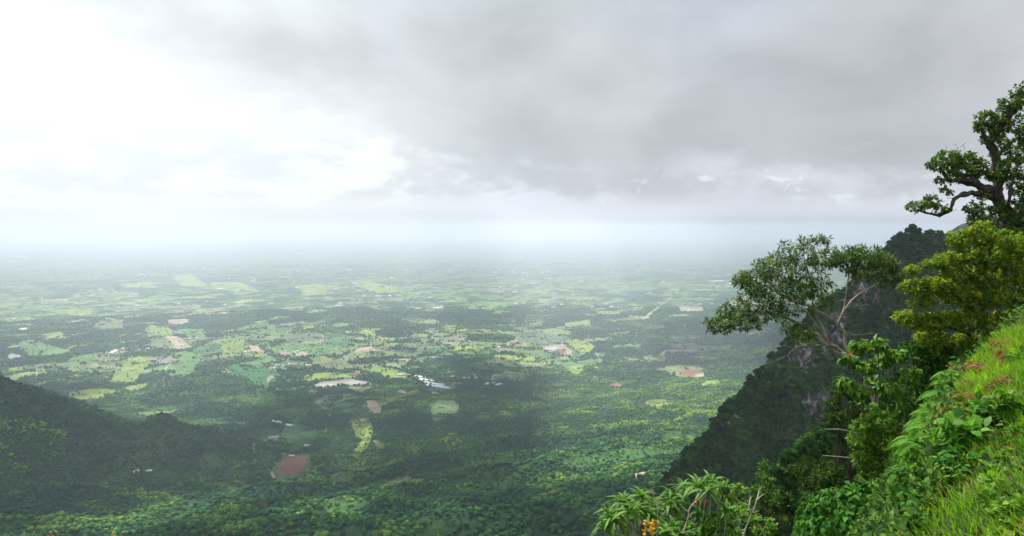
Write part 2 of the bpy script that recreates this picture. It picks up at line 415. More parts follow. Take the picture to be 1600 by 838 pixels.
def build_ground():
    th = np.concatenate([np.linspace(-180, -50, 40)[:-1], np.linspace(-50, -36, 40)[:-1], np.linspace(-36, 36, 800), np.linspace(36, 50, 40)[1:], np.linspace(50, 180, 40)[1:]])
    th = np.radians(th)
    rr = np.concatenate([np.geomspace(14, 1000, 150)[:-1], np.geomspace(1000, 62000, 760)])
    TH, R = np.meshgrid(th, rr)
    x, y = (np.sin(TH) * R).ravel(), (np.cos(TH) * R).ravel()
    z = height(x, y)
    col, tree = landcover(x, y)
    n, m = len(rr), len(th)
    i = np.arange(n * m).reshape(n, m)
    f = np.stack([i[:-1, :-1], i[:-1, 1:], i[1:, 1:], i[1:, :-1]], -1).reshape(-1, 4)[:, ::-1]
    me = mesh_np('ground', np.stack([x, y, z], 1), [f], {'cover': col, 'tree': tree})
    def b(T, out):
        c = attr(T, 'cover', o='Color'); t = attr(T, 'tree')
        o = T.n('ShaderNodeTexCoord').outputs['Object']
        n1 = T.noise(o, .045, 6, .65); n2 = T.noise(o, .006, 5, .6)
        k = T.m('MULTIPLY', T.ss(n1, .36, .66, .55, 1.45), T.ss(n2, .3, .7, .8, 1.2))
        kk = T.mix(T.m('MULTIPLY', t, .8), T.n('ShaderNodeCombineColor', {0: T.ss(n2, .3, .7, .85, 1.15), 1: T.ss(n2, .3, .7, .9, 1.1), 2: 1.0}).outputs[0],
                   T.n('ShaderNodeCombineColor', {0: k, 1: k, 2: k}).outputs[0])
        bump = T.n('ShaderNodeBump', {'Height': n1, 'Distance': 8.0, 'Strength': .5})
        principled(T, out, T.mix(1.0, c, kk, 'MULTIPLY'), .95, .1, bump.outputs[0])
    o = link('ground', me, None, mat('ground_cover', b), True); tag(o, kind='structure')
build_ground()

# ------------------------------------------------------------------ unseen cloud layer added overhead for its shade, gaps shaped for sun patches
LIT = [  # places the sun reaches: centre and radii in the photograph, weight
 (900, 555, 85, 30, 1.2), (1000, 665, 165, 75, 1.5), (1130, 600, 110, 30, 1.1), (920, 730, 120, 30, .9), (70, 618, 100, 22, 1.3), (190, 645, 170, 22, 1.3), (300, 800, 100, 56, 1.2),
 (300, 535, 330, 46, 1.0), (560, 590, 140, 18, .9), (100, 560, 130, 30, .9), (450, 440, 420, 36, 1.1), (695, 640, 45, 18, .8), (568, 685, 36, 30, 1.0),
 (530, 800, 50, 34, .7), (745, 812, 34, 30, .8), (900, 450, 150, 22, .6), (1180, 395, 150, 16, .5), (250, 560, 120, 26, .6),
]
def build_clouds():
    H = 4000.0; k = lambda z: (H - z) / SUN_DIR[2]
    nx, ny = 330, 380
    xs = np.linspace(-9500, 8500, nx); ys = np.linspace(200, 12800, ny)
    X, Y = np.meshgrid(xs, ys); X, Y = X.ravel(), Y.ravel()
    n = fbm(X / 1800, Y / 1800, 4, 101)
    dens = .62 + 1.6 * (n - .5)
    for px, py, rx, ry, w in LIT:
        c = on_terrain(px, py)[0]; a = on_terrain(px, py + ry)[0]; b = on_terrain(px, max(py - ry, 372))[0]
        R1 = rx / F * c[1]; R2 = (b[1] - a[1]) / 2; cy = (a[1] + b[1]) / 2; cx = c[0] * cy / c[1]
        q = np.array([cx, cy]) + SUN_DIR[:2] * k(c[2])
        e = ((X - q[0]) / max(R1, 110)) ** 2 + ((Y - q[1]) / max(R2, 100)) ** 2
        gap = np.exp(-(e ** 1.2) * .8); dens = dens * (1 - np.clip(w, 0, 1) * gap) - w * 1.3 * gap
    dens = dens - 1.1 * sstep(Y, 6500, 9000) * (1 - sstep(X / Y, -.02, .12)) - 1.3 * sstep(Y, 8300, 9600)
    q = SUN_DIR[:2] * k(0) # daylight reaches the viewpoint
    e = ((X - q[0] + 40) / 230) ** 2 + ((Y - q[1] - 30) / 250) ** 2
    FG = np.exp(-e ** 1.5)
    # shade over the dark places
    for px, py, rx, ry, w, Y0 in ((1250, 600, 200, 300, 1.2, 560), (120, 700, 160, 60, .8, 0), (650, 680, 170, 50, .5, 0), (860, 790, 90, 40, .5, 0), (1250, 480, 250, 30, .3, 0)):
        c = at(px, py, Y0) if Y0 else on_terrain(px, py)[0]
        if Y0: R1, R2 = 230, 190
        else:
            a = on_terrain(px, py + ry)[0]; b = on_terrain(px, py - ry)[0]; R1 = rx / F * c[1]; R2 = (b[1] - a[1]) / 2
        q = c[:2] + SUN_DIR[:2] * k(c[2])
        dens = dens + w * np.exp(-(((X - q[0]) / R1) ** 2 + ((Y - q[1]) / R2) ** 2) ** 1.3)
    dens = dens * (1 - FG) - 1.6 * FG
    edge = np.minimum.reduce([X - xs[0], xs[-1] - X, Y - ys[0], ys[-1] - Y])
    dens = dens - 1.2 * (1 - sstep(edge, 0, 500))
    th = 240 * np.clip(dens, 0, 1.3) ** .6
    lump = fbm(X / 260, Y / 260, 4, 113)
    top = H + th * (.55 + .9 * lump); bot = H - th * (.08 + .14 * fbm(X / 400, Y / 400, 3, 117))
    g = (dens > 0).reshape(ny, nx)
    i = np.arange(nx * ny).reshape(ny, nx); N = nx * ny
    ok = g[:-1, :-1] | g[:-1, 1:] | g[1:, 1:] | g[1:, :-1]
    f = np.stack([i[:-1, :-1], i[:-1, 1:], i[1:, 1:], i[1:, :-1]], -1)[ok]
    V = np.concatenate([np.stack([X, Y, top], 1), np.stack([X, Y, bot - .5], 1)])
    used = np.zeros(2 * N, bool); ft = f; fb = f[:, ::-1] + N
    # close the rim
    E = {}
    for q_ in f:
        for a, b in zip(q_, np.roll(q_, -1)):
            if (b, a) in E: del E[(b, a)]
            else: E[(a, b)] = 1
    rim = np.array([(b, a, a + N, b + N) for a, b in E])
    F4 = np.concatenate([ft, fb, rim]); used[F4.ravel()] = True
    remap = np.cumsum(used) - 1
    me = mesh_np('clouds', V[used], [remap[F4]])
    def b(T, out):
        p = T.n('ShaderNodeBsdfDiffuse', {0: (.8, .82, .86, 1)}); tr = T.n('ShaderNodeBsdfTranslucent', {0: (.80, .84, .92, 1)})
        m1 = T.n('ShaderNodeMixShader', {0: .55, 1: p.outputs[0], 2: tr.outputs[0]})
        tp = T.n('ShaderNodeBsdfTransparent', {0: (1, 1, 1, 1)})
        m2 = T.n('ShaderNodeMixShader', {0: .22, 1: m1.outputs[0], 2: tp.outputs[0]})
        T.nt.links.new(m2.outputs[0], out.inputs[0])
    o = link('clouds', me, None, mat('cloud', b), True)
    tag(o, 'unseen cloud layer added high over the valley to shade it, gaps placed for sun patches', 'clouds', None, 'stuff')
build_clouds()

# ------------------------------------------------------------------ haze
def build_haze():
    S = 70000.0; z0, z1 = -790.0, 75.0
    V = np.array([(a * S, b * S, c) for c in (z0, z1) for a, b in ((-1, -1), (1, -1), (1, 1), (-1, 1))])
    f = np.array([(3, 2, 1, 0), (4, 5, 6, 7), (0, 1, 5, 4), (1, 2, 6, 5), (2, 3, 7, 6), (3, 0, 4, 7)])
    me = mesh_np('haze', V, [f])
    m = bpy.data.materials.new('haze'); m.use_nodes = True; T = NT(m.node_tree)
    out = T.n('ShaderNodeOutputMaterial')
    v = T.n('ShaderNodeVolumePrincipled', {'Color': (.81, .87, 1.0, 1), 'Density': HAZE, 'Anisotropy': .35})
    T.nt.links.new(v.outputs[0], out.inputs['Volume'])
    m.cycles.homogeneous_volume = True
    tag(link('haze', me, None, m), kind='stuff')
HAZE = 0.84e-4
build_haze()

# ------------------------------------------------------------------ tree crowns for the forests
def ico(sub):
    import bmesh
    bm = bmesh.new(); bmesh.ops.create_icosphere(bm, subdivisions=sub, radius=1)
    V = np.array([v.co[:] for v in bm.verts]); Fc = np.array([[v.index for v in f.verts] for f in bm.faces]); bm.free(); return V, Fc
ICO1, ICO2 = ico(1), ico(2)
def cyl_np(P, R, k=6):
    """tube along polyline"""
    P = np.asarray(P, float); R = np.asarray(R, float); n = len(P)
    T = np.gradient(P, axis=0); T /= np.linalg.norm(T, axis=1)[:, None] + 1e-9
    ref = np.array([0.31, .95, .05]) if abs(T[:, 2]).mean() > .7 else np.array([0, 0, 1.0])
    A = np.cross(T, ref); A /= np.linalg.norm(A, axis=1)[:, None] + 1e-9; B = np.cross(T, A)
    a = np.linspace(0, 2 * np.pi, k, endpoint=False)
    V = P[:, None] + R[:, None, None] * (np.cos(a)[None, :, None] * A[:, None] + np.sin(a)[None, :, None] * B[:, None])
    i = np.arange(n * k).reshape(n, k); j = np.roll(i, -1, 1)
    f = np.stack([i[:-1], j[:-1], j[1:], i[1:]], -1).reshape(-1, 4)
    return V.reshape(-1, 3), f
def tri_of(q): return np.concatenate([q[:, [0, 1, 2]], q[:, [0, 2, 3]]])
def far_crown(seed, lumps=4):
    """unit forest tree: crown about 1 across standing on a short trunk, origin at its foot"""
    r = np.random.default_rng(seed); V, Fc, Mi, off = [], [], [], 0
    for k in range(lumps):
        s = r.uniform(.18, .40) if k else .38
        c = np.array([0, 0, .55]) if k == 0 else np.array([*(r.uniform(-.27, .27, 2)), r.uniform(.35, .75)])
        v, f = (ICO2 if k == 0 else ICO1); v = v * (1 + r.normal(0, .13, (len(v), 1)))
        v = v * s * np.array([1, 1, .8]) + c
        V.append(v); Fc.append(f + off); off += len(v); Mi.append(np.zeros(len(f)))
    v, q = cyl_np([(0, 0, -.5), (0.02, 0, .4)], [.05, .03], 4); Fc.append(tri_of(q) + off); V.append(v); Mi.append(np.ones(len(q) * 2))
    return np.concatenate(V), np.concatenate(Fc), np.concatenate(Mi)
def quads_from(C, U, Vv, s):
    a = C - U * s - Vv * s; b = C + U * s - Vv * s; c = C + U * s + Vv * s; d = C - U * s + Vv * s
    V = np.stack([a, b, c, d], 1).reshape(-1, 3); f = np.arange(len(V)).reshape(-1, 4); return V, f
def rand_unit(r, n):
    v = r.normal(size=(n, 3)); return v / np.linalg.norm(v, axis=1)[:, None]
def mid_crown(seed, n=900, lumps=9, leaf=.035, wide=1.0, low=.3):
    """unit broadleaf tree of leaf clumps on lobes, with trunk and limbs"""
    r = np.random.default_rng(seed); V, Fc, Mi, off = [], [], [], 0
    cs = []
    for k in range(lumps):
        a = r.uniform(0, 6.28); rad = r.uniform(.0, .34) * wide; z = low + .42 * r.uniform(0, 1) * (1 - rad)
        cs.append((np.array([math.cos(a) * rad, math.sin(a) * rad, z + .1]), r.uniform(.13, .24)))
    for c, s in cs:
        v, f = ICO1; v = v * (1 + r.normal(0, .12, (len(v), 1))) * s * .72 * np.array([1, 1, .75]) + c
        V.append(v); Fc.append(f + off); off += len(v); Mi.append(np.zeros(len(f)))
        m = n // lumps; d = rand_unit(r, m); d[:, 2] = np.abs(d[:, 2]) * np.where(r.random(m) < .75, 1, -.6)
        p = c + d * s * r.uniform(.75, 1.12, (m, 1)) * np.array([1, 1, .8])
        nrm = d + r.normal(0, .5, (m, 3)); nrm /= np.linalg.norm(nrm, axis=1)[:, None]
        U = np.cross(nrm, rand_unit(r, m)); U /= np.linalg.norm(U, axis=1)[:, None]
        q, fq = quads_from(p, U, np.cross(nrm, U), leaf * r.uniform(.6, 1.3, (m, 1)))
        V.append(q); Fc.append(tri_of(fq) + off); off += len(q); Mi.append(np.zeros(2 * len(fq)))
    t, q = cyl_np([(0, 0, -.25), (.01, .02, .2), (-.01, 0, .45)], [.03, .024, .01], 5); V.append(t); Fc.append(tri_of(q) + off); off += len(t); Mi.append(np.ones(2 * len(q)))
    for c, s in cs[:5]:
        t, q = cyl_np([(0, 0, .18), tuple(c * .5 + np.array([0, 0, .12])), tuple(c)], [.014, .01, .004], 4)
        V.append(t); Fc.append(tri_of(q) + off); off += len(t); Mi.append(np.ones(2 * len(q)))
    return np.concatenate(V), np.concatenate(Fc), np.concatenate(Mi)

def canopy_mat(name, stops, transl=.2):
    def b(T, out):
        inst = T.n('ShaderNodeAttribute', attribute_name='tint', attribute_type='INSTANCER').outputs['Fac']
        rnd = T.n('ShaderNodeObjectInfo').outputs['Random']
        v = T.m('ADD', T.m('MULTIPLY', inst, .72), T.m('MULTIPLY', rnd, .28))
        o = T.n('ShaderNodeTexCoord').outputs['Object']
        n = T.noise(o, 6.0, 3, .6)
        c = T.mix(1.0, T.ramp(v, stops), T.mix(n, (.72, .75, .72), (1.25, 1.22, 1.2)), 'MULTIPLY')
        p = T.n('ShaderNodeBsdfPrincipled', {'Base Color': c, 'Roughness': .8, 'Specular IOR Level': .15})
        tr = T.n('ShaderNodeBsdfTranslucent', {0: T.mix(1.0, c, (1.2, 1.3, .6), 'MULTIPLY')})
        mx = T.n('ShaderNodeMixShader', {0: transl, 1: p.outputs[0], 2: tr.outputs[0]})
        T.nt.links.new(mx.outputs[0], out.inputs[0])
    return mat(name, b)
BARK = plain('bark', (.20, .165, .125), .9, .1, .35, 3.0)
CAN = canopy_mat('canopy', [(0, (.008, .055, .034)), (.35, (.020, .112, .044)), (.6, (.064, .200, .036)), (.85, (.25, .41, .045)), (1, (.38, .50, .055))])  # palest stops also carry the painted sunlight of the right hand foothill
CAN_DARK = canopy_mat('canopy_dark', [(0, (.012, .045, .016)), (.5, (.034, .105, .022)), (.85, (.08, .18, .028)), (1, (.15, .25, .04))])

def far_mesh(name, parts, m):
    V, Fc, Mi = parts
    me = mesh_np(name, V, [Fc], None, Mi); me.materials.append(m); me.materials.append(BARK); return me
FAR = [far_mesh('forest_tree', far_crown(i, 3 + i % 3), CAN) for i in range(5)]
# clump of a dozen crowns for the remote plain
def clump(seed):
    r = np.random.default_rng(seed); V, Fc, Mi, off = [], [], [], 0
    for k in range(11):
        v, f = ICO1; s = r.uniform(.10, .17)
        v = v * (1 + r.normal(0, .12, (len(v), 1))) * s * np.array([1, 1, .8]) + np.array([*r.uniform(-.45, .45, 2), s * .6])
        V.append(v); Fc.append(f + off); off += len(v); Mi.append(np.zeros(len(f)))
    return np.concatenate(V), np.concatenate(Fc), np.concatenate(Mi)
CLUMP = [far_mesh('tree_clump', clump(50 + i), CAN) for i in range(4)]
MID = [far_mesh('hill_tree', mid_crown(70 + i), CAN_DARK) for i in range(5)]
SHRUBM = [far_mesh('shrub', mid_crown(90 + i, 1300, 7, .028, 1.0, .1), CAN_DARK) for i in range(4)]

def proto_coll(name, meshes):
    c = bpy.data.collections.new(name)
    for i, me in enumerate(meshes):
        o = bpy.data.objects.new('%s_%02d' % (name, i), me); c.objects.link(o)
    return c
def gn_scatter(name, pts, idx, scl, rot, tint, coll, label, cat):
    me = bpy.data.meshes.new(name); me.vertices.add(len(pts)); me.vertices.foreach_set('co', np.ascontiguousarray(pts, np.float32).ravel())
    a = me.attributes.new('pick', 'INT', 'POINT'); a.data.foreach_set('value', idx.astype(np.int32))
    a = me.attributes.new('scl', 'FLOAT_VECTOR', 'POINT'); a.data.foreach_set('vector', np.ascontiguousarray(scl, np.float32).ravel())
    a = me.attributes.new('rot', 'FLOAT_VECTOR', 'POINT'); a.data.foreach_set('vector', np.ascontiguousarray(rot, np.float32).ravel())
    a = me.attributes.new('tint', 'FLOAT', 'POINT'); a.data.foreach_set('value', tint.astype(np.float32))
    o = bpy.data.objects.new(name, me); COL.objects.link(o)
    g = bpy.data.node_groups.new(name, 'GeometryNodeTree')
    g.interface.new_socket('Geometry', in_out='INPUT', socket_type='NodeSocketGeometry')
    g.interface.new_socket('Geometry', in_out='OUTPUT', socket_type='NodeSocketGeometry')
    N, L = g.nodes, g.links
    gi, go = N.new('NodeGroupInput'), N.new('NodeGroupOutput')
    m2p = N.new('GeometryNodeMeshToPoints'); L.new(gi.outputs[0], m2p.inputs[0])
    ci = N.new('GeometryNodeCollectionInfo'); ci.inputs['Collection'].default_value = coll
    ci.inputs['Separate Children'].default_value = True; ci.inputs['Reset Children'].default_value = True
    iop = N.new('GeometryNodeInstanceOnPoints'); iop.inputs['Pick Instance'].default_value = True
    def na(nm, t):
        n = N.new('GeometryNodeInputNamedAttribute'); n.data_type = t; n.inputs[0].default_value = nm; return n.outputs['Attribute']
    L.new(m2p.outputs[0], iop.inputs['Points']); L.new(ci.outputs[0], iop.inputs['Instance'])
    L.new(na('pick', 'INT'), iop.inputs['Instance Index']); L.new(na('scl', 'FLOAT_VECTOR'), iop.inputs['Scale'])
    L.new(na('rot', 'FLOAT_VECTOR'), iop.inputs['Rotation'])
    L.new(iop.outputs[0], go.inputs[0])
    md = o.modifiers.new('scatter', 'NODES'); md.node_group = g
    tag(o, label, cat, None, 'stuff'); return o

# ------------------------------------------------------------------ forests of the foothills and the plain
def scatter_valley():
    bands = [(620, 3300, 6.9, 0), (3300, 6800, 12.0, 1), (6800, 15000, 46.0, 2)]
    P_all = []
    for r0, r1, sp, kind in bands:
        amax = math.radians(37); n = int(amax * (r1 ** 2 - r0 ** 2) / sp ** 2)
        r = np.sqrt(rng.uniform(r0 ** 2, r1 ** 2, n)); a = rng.uniform(-amax, amax, n)
        x, y = r * np.sin(a), r * np.cos(a)
        col, tree = landcover(x, y)
        keep = rng.random(n) < tree
        x, y, tr = x[keep], y[keep], tree[keep]; z = height(x, y)
        px, py = proj(np.stack([x, y, z + 5], 1))
        ok = (py < 870) & (px > -60) & (px < 1660); x, y, z, tr = x[ok], y[ok], z[ok], tr[ok]
        # skip ground behind a ridge
        P_all.append((x, y, z, tr, kind))
    out = []
    for x, y, z, tr, kind in P_all:
        n = len(x); t = fbm(x / 230, y / 230, 3, 201) * .55 + fbm(x / 50, y / 50, 2, 203) * .45
        tint = np.clip((t - .5) * 2.3 + .33 + rng.normal(0, .10, n), 0, 1)
        bright = np.exp(-((x - 440) / 400) ** 2 - ((y - 2500) / 700) ** 2)    # sunlit pool on the right hand foothill painted into the tree tint
        tint = np.clip(tint + .50 * bright * (rng.random(n) < .85) + .10 * (tr < .5), 0, 1)
        base = {0: 7.0, 1: 11.0, 2: 58.0}[kind]
        s = base * rng.uniform(.6, 1.25, n) * np.where(tr < .5, .75, 1)
        s = s * np.where(rng.random(n) < .25, .65, 1); big = rng.random(n) < .08; s = np.where(big & (kind < 2), s * 1.45, s)
        zs = s * (rng.uniform(.8, 1.25, n) if kind < 2 else rng.uniform(.5, .8, n))
        out.append(dict(P=np.stack([x, y, z - .1 * zs], 1), s=np.stack([s, s, zs], 1), r=np.stack([0 * x, 0 * x, rng.uniform(0, 6.28, n)], 1), t=tint,
                        i=rng.integers(0, 4 if kind == 2 else 5, n), kind=kind))
    near = out[0]; d = np.linalg.norm(near['P'], axis=1)
    px, py = proj(near['P'] + np.array([0, 0, 4])); vis = (px > 0) & (px < 925) & (py < 838)
    order = np.argsort(np.where(vis, d / near['s'][:, 0], 1e9))[:110]
    mask = np.zeros(len(d), bool); mask[order] = True
    for j in order:
        o = bpy.data.objects.new('forest_tree', FAR[near['i'][j]]); COL.objects.link(o)
        o.location = near['P'][j]; o.scale = near['s'][j]; o.rotation_euler = near['r'][j]; o['tint'] = float(near['t'][j])
        tag(o, 'broad dark green forest tree low on the foothills at the foot of the picture', 'tree', 'forest trees nearest the viewpoint on the foothills')
    c5, c4 = proto_coll('far_tree', FAR), proto_coll('tree_clump', CLUMP)
    for q, nm, lb in ((0, 'foothill_forest', 'dense green forest covering the foothills below the viewpoint'), (1, 'plain_trees', 'dark groves, hedgerows and scattered trees across the plain'),
                      (2, 'distant_woods', 'far hazy woods spread over the remote plain')):
        g = out[q]; k = ~mask if q == 0 else np.ones(len(g['P']), bool)
        gn_scatter(nm, g['P'][k], g['i'][k], g['s'][k], g['r'][k], g['t'][k], c4 if q == 2 else c5, lb, 'forest')
        print(nm, k.sum())
scatter_valley()

# ------------------------------------------------------------------ ruled mountain flanks
def flank(name, pts, down, back, n, m, amp, gul, rock_spots, dxy=.78, dz=.63, seed=0, rock_noise=.62, nb=30):
    C = interp_poly(crest(pts), n)
    kink = fbm(np.arange(n) / 9.0, np.zeros(n) + seed, 4, 300 + seed) - .5
    C[:, 2] += amp * .9 * kink
    rad = -C[:, :2] / np.linalg.norm(C[:, :2], axis=1)[:, None]
    t = np.linspace(0, 1, m); tb = np.linspace(1, 0, nb)[:-1]
    rows = []
    away = np.array([-.62, .78])
    for v in tb:
        q = C.copy(); L = back * v ** 1.4; q[:, :2] += away * L * .75; q[:, 2] -= L * .95 + 0 * L; rows.append(q)
    for v in t:
        q = C.copy(); L = down * v; q[:, :2] += rad * L * dxy; q[:, 2] -= L * dz - .0; rows.append(q)
    P = np.array(rows); M = P.shape[0]
    s = np.arange(n)[None, :] * np.linalg.norm(C[-1] - C[0]) / n + 0 * P[..., 0]
    tt = np.concatenate([-tb * back, t * down])[:, None] + 0 * s
    near = np.clip(np.abs(tt) / (down * .12), .12, 1)
    g = fbm(s / (gul * 2.2) + tt / (gul * 9), tt / (gul * 6), 4, 310 + seed); g = 1 - np.abs(2 * g - 1)
    f1 = fbm(s / gul, tt / gul, 4, 320 + seed) - .5; f2 = fbm(s / (gul * .16) + tt / (gul * .5), tt / (gul * .45), 4, 330 + seed) - .5
    px, py = proj(P)
    rock = np.zeros(px.shape)
    wob = fbm(s / (gul * .3), tt / (gul * .6), 4, 340 + seed)
    for a, b, ra, rb, w in rock_spots:
        e = ((px - a) / ra) ** 2 + ((py - b) / rb) ** 2
        rock = np.maximum(rock, w * np.exp(-e) * 1.25 * (wob + .35))
    rock = np.maximum(rock, sstep(wob, rock_noise, rock_noise + .1) * .9)
    disp = near * amp * (1.2 * (g - .7) + 1.0 * f1) + f2 * amp * (.22 + .5 * rock)
    P[..., :2] += (rad * .62)[None] * disp[..., None]; P[..., 2] += disp * .78
    V = P.reshape(-1, 3); i = np.arange(M * n).reshape(M, n)
    f = np.stack([i[:-1, :-1], i[:-1, 1:], i[1:, 1:], i[1:, :-1]], -1).reshape(-1, 4)
    me = mesh_np(name, V, [f], {'rock': rock.ravel()})
    return me, P, rock
def slope_mat(name, green, dark, rockc, sc_=1.0, streak=1.0):
    def b(T, out):
        r = attr(T, 'rock'); o = T.n('ShaderNodeTexCoord').outputs['Object']
        st = T.n('ShaderNodeVectorMath', {0: o, 1: (1.0, 1.0, .28)}, operation='MULTIPLY').outputs[0]
        n1 = T.noise(st, .22 * sc_, 8, .7, .6); n2 = T.noise(o, .05 * sc_, 6, .6); n3 = T.noise(o, .9 * sc_, 5, .65); n5 = T.noise(st, 1.3 * sc_, 6, .7, .3)
        rc = T.ramp(n1, [(.34, tuple(v * .12 for v in rockc)), (.47, tuple(v * .40 for v in rockc)), (.55, rockc), (.60, tuple(min(1, v * 2.6) for v in rockc)), (.66, tuple(v * .5 for v in rockc))])
        rc = T.mix(1.0, rc, T.ramp(n5, [(.3, .45), (.7, 1.4)]), 'MULTIPLY')
        gc = T.mix(T.ss(n3, .35, .65), dark, green); gc = T.mix(T.m('MULTIPLY', T.ss(n2, .5, .68), .6), gc, tuple(v * 1.8 for v in green))
        k = T.ss(T.m('ADD', r, T.m('MULTIPLY', T.m('SUBTRACT', n1, .5), 1.4)), .42, .58)
        bump = T.n('ShaderNodeBump', {'Height': T.m('ADD', n1, T.m('MULTIPLY', n5, .4)), 'Distance': 2.5 / sc_, 'Strength': .9})
        principled(T, out, T.mix(k, gc, rc), .9, .15, bump.outputs[0])
    return mat(name, b)

SP_PTS = [(960, 905, 440), (1015, 820, 462), (1045, 768, 475), (1062, 745, 482), (1085, 703, 495), (1103, 678, 505), (1130, 648, 518), (1170, 604, 530), (1205, 574, 545), (1232, 540, 560),
          (1268, 500, 575), (1310, 462, 590), (1350, 425, 605), (1378, 396, 620), (1400, 378, 635), (1425, 370, 650), (1470, 372, 670), (1520, 378, 690), (1600, 360, 720), (1800, 330, 760)]
ROCKS = [(1265, 555, 46, 26, 1.0), (1295, 540, 30, 20, 1.0), (1225, 560, 20, 14, .7), (1125, 660, 22, 26, .9), (1150, 655, 16, 12, .8), (1075, 728, 12, 26, 1.0), (1050, 760, 12, 18, 1.0), (1272, 640, 22, 26, .9),
         (1340, 462, 34, 30, .8), (1310, 500, 26, 24, .7), (1230, 625, 18, 12, .6), (1215, 608, 16, 12, .5), (1390, 450, 20, 26, .5), (1290, 620, 14, 10, .7)]
me, SPP, SPR = flank('mountain_spur', SP_PTS, 420, 520, 330, 190, 13, 42, ROCKS, seed=1, rock_noise=.70)
link('mountain_spur', me, None, slope_mat('spur_ground', (.05, .11, .024), (.02, .045, .014), (.17, .155, .15)), True)['kind'] = 'structure'
me, _, _ = flank('distant_ridge', [(1455, 392, 2300), (1468, 372, 2300), (1480, 360, 2250), (1496, 352, 2200), (1530, 345, 2200), (1600, 336, 2200), (1750, 320, 2100)], 900, 800, 120, 60, 20, 160, [], seed=5)
link('distant_ridge', me, None, slope_mat('ridge_ground', (.03, .06, .02), (.02, .035, .015), (.2, .19, .18), .3), True)['kind'] = 'structure'
NS_PTS = [(1090, 960, 46), (1130, 890, 50), (1152, 838, 53), (1172, 790, 56), (1190, 752, 60), (1212, 722, 63), (1240, 697, 66), (1268, 676, 69), (1290, 664, 71), (1312, 652, 73), (1345, 622, 76), (1400, 590, 80), (1520, 540, 86)]
NS_ROCK = [(1262, 692, 20, 9, .8), (1250, 728, 16, 8, .9), (1236, 744, 12, 6, .8), (1330, 682, 7, 14, .9), (1336, 722, 5, 20, .9), (1260, 770, 18, 16, .8), (1285, 780, 14, 10, .9), (1200, 800, 22, 16, .6), (1305, 650, 12, 8, .6)]
me, NSP, NSR = flank('near_slope', NS_PTS, 60, 60, 230, 150, 2.0, 7, NS_ROCK, seed=9, dxy=.70, dz=.71, rock_noise=.72)
link('near_slope', me, None, slope_mat('near_slope_ground', (.065, .13, .025), (.02, .04, .012), (.17, .155, .145), 6.0), True)['kind'] = 'structure'

def bilerp(P, u, v):
    M, n = P.shape[:2]; a = np.clip(u * (M - 1), 0, M - 1.001); b = np.clip(v * (n - 1), 0, n - 1.001)
    i, j = a.astype(int), b.astype(int); fa, fb = (a - i), (b - j)
    if P.ndim == 3: fa, fb = fa[:, None], fb[:, None]
    return (P[i, j] * (1 - fa) + P[i + 1, j] * fa) * (1 - fb) + (P[i, j + 1] * (1 - fa) + P[i + 1, j + 1] * fa) * fb

def scatter_spur():
    n = 62000; u = np.where(rng.random(n) < .35, rng.uniform(.0, .145, n), rng.uniform(0, 1, n)); v = rng.uniform(0, 1, n)
    P = bilerp(SPP, u, v); R = bilerp(SPR, u, v); px, py = proj(P)
    dens = fbm(P[:, 0] / 22, P[:, 2] / 22, 3, 401)
    area_ok = rng.random(n) < .9
    ok = (px > 1000) & (px < 1640) & (py < 860) & ((u < .16) | (rng.random(n) > (R - .35) * 2.2)) & area_ok; P, R, dens, px, py = P[ok], R[ok], dens[ok], px[ok], py[ok]; n = len(P)
    hi = sstep(px, 1330, 1400)     # taller wood on the upper right, scrub on the steep lower flank
    s = (2.2 + 2.0 * rng.random(n)) * (1 + .8 * hi * rng.random(n)) * np.where(dens > .52, 1.35, .85)
    big = rng.random(n) < .10; s = np.where(big, s * 1.7, s)
    zs = s * rng.uniform(.75, 1.2, n)
    tint = np.clip(.33 + (dens - .5) * 1.6 + .25 * hi * rng.random(n) + rng.normal(0, .2, n), 0, 1)
    rot = np.stack([rng.normal(0, .12, n), rng.normal(0, .12, n), rng.uniform(0, 6.28, n)], 1)
    P[:, 2] -= .12 * zs; S = np.stack([s, s, zs], 1); idx = rng.integers(0, 5, n)
    d = np.linalg.norm(P, axis=1); vis = (px < 1430) & (py < 760) & ~((px > 1300) & (py > 560))
    order = np.argsort(np.where(vis, d / s, 1e9))[:160]; mask = np.zeros(n, bool); mask[order] = True
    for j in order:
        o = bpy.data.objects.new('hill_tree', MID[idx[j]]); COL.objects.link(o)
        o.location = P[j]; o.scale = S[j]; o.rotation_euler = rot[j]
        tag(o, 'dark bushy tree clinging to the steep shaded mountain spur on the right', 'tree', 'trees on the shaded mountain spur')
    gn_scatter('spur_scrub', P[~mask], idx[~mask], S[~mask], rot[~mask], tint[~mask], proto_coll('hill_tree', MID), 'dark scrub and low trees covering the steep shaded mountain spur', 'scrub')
    print('spur', n)
scatter_spur()

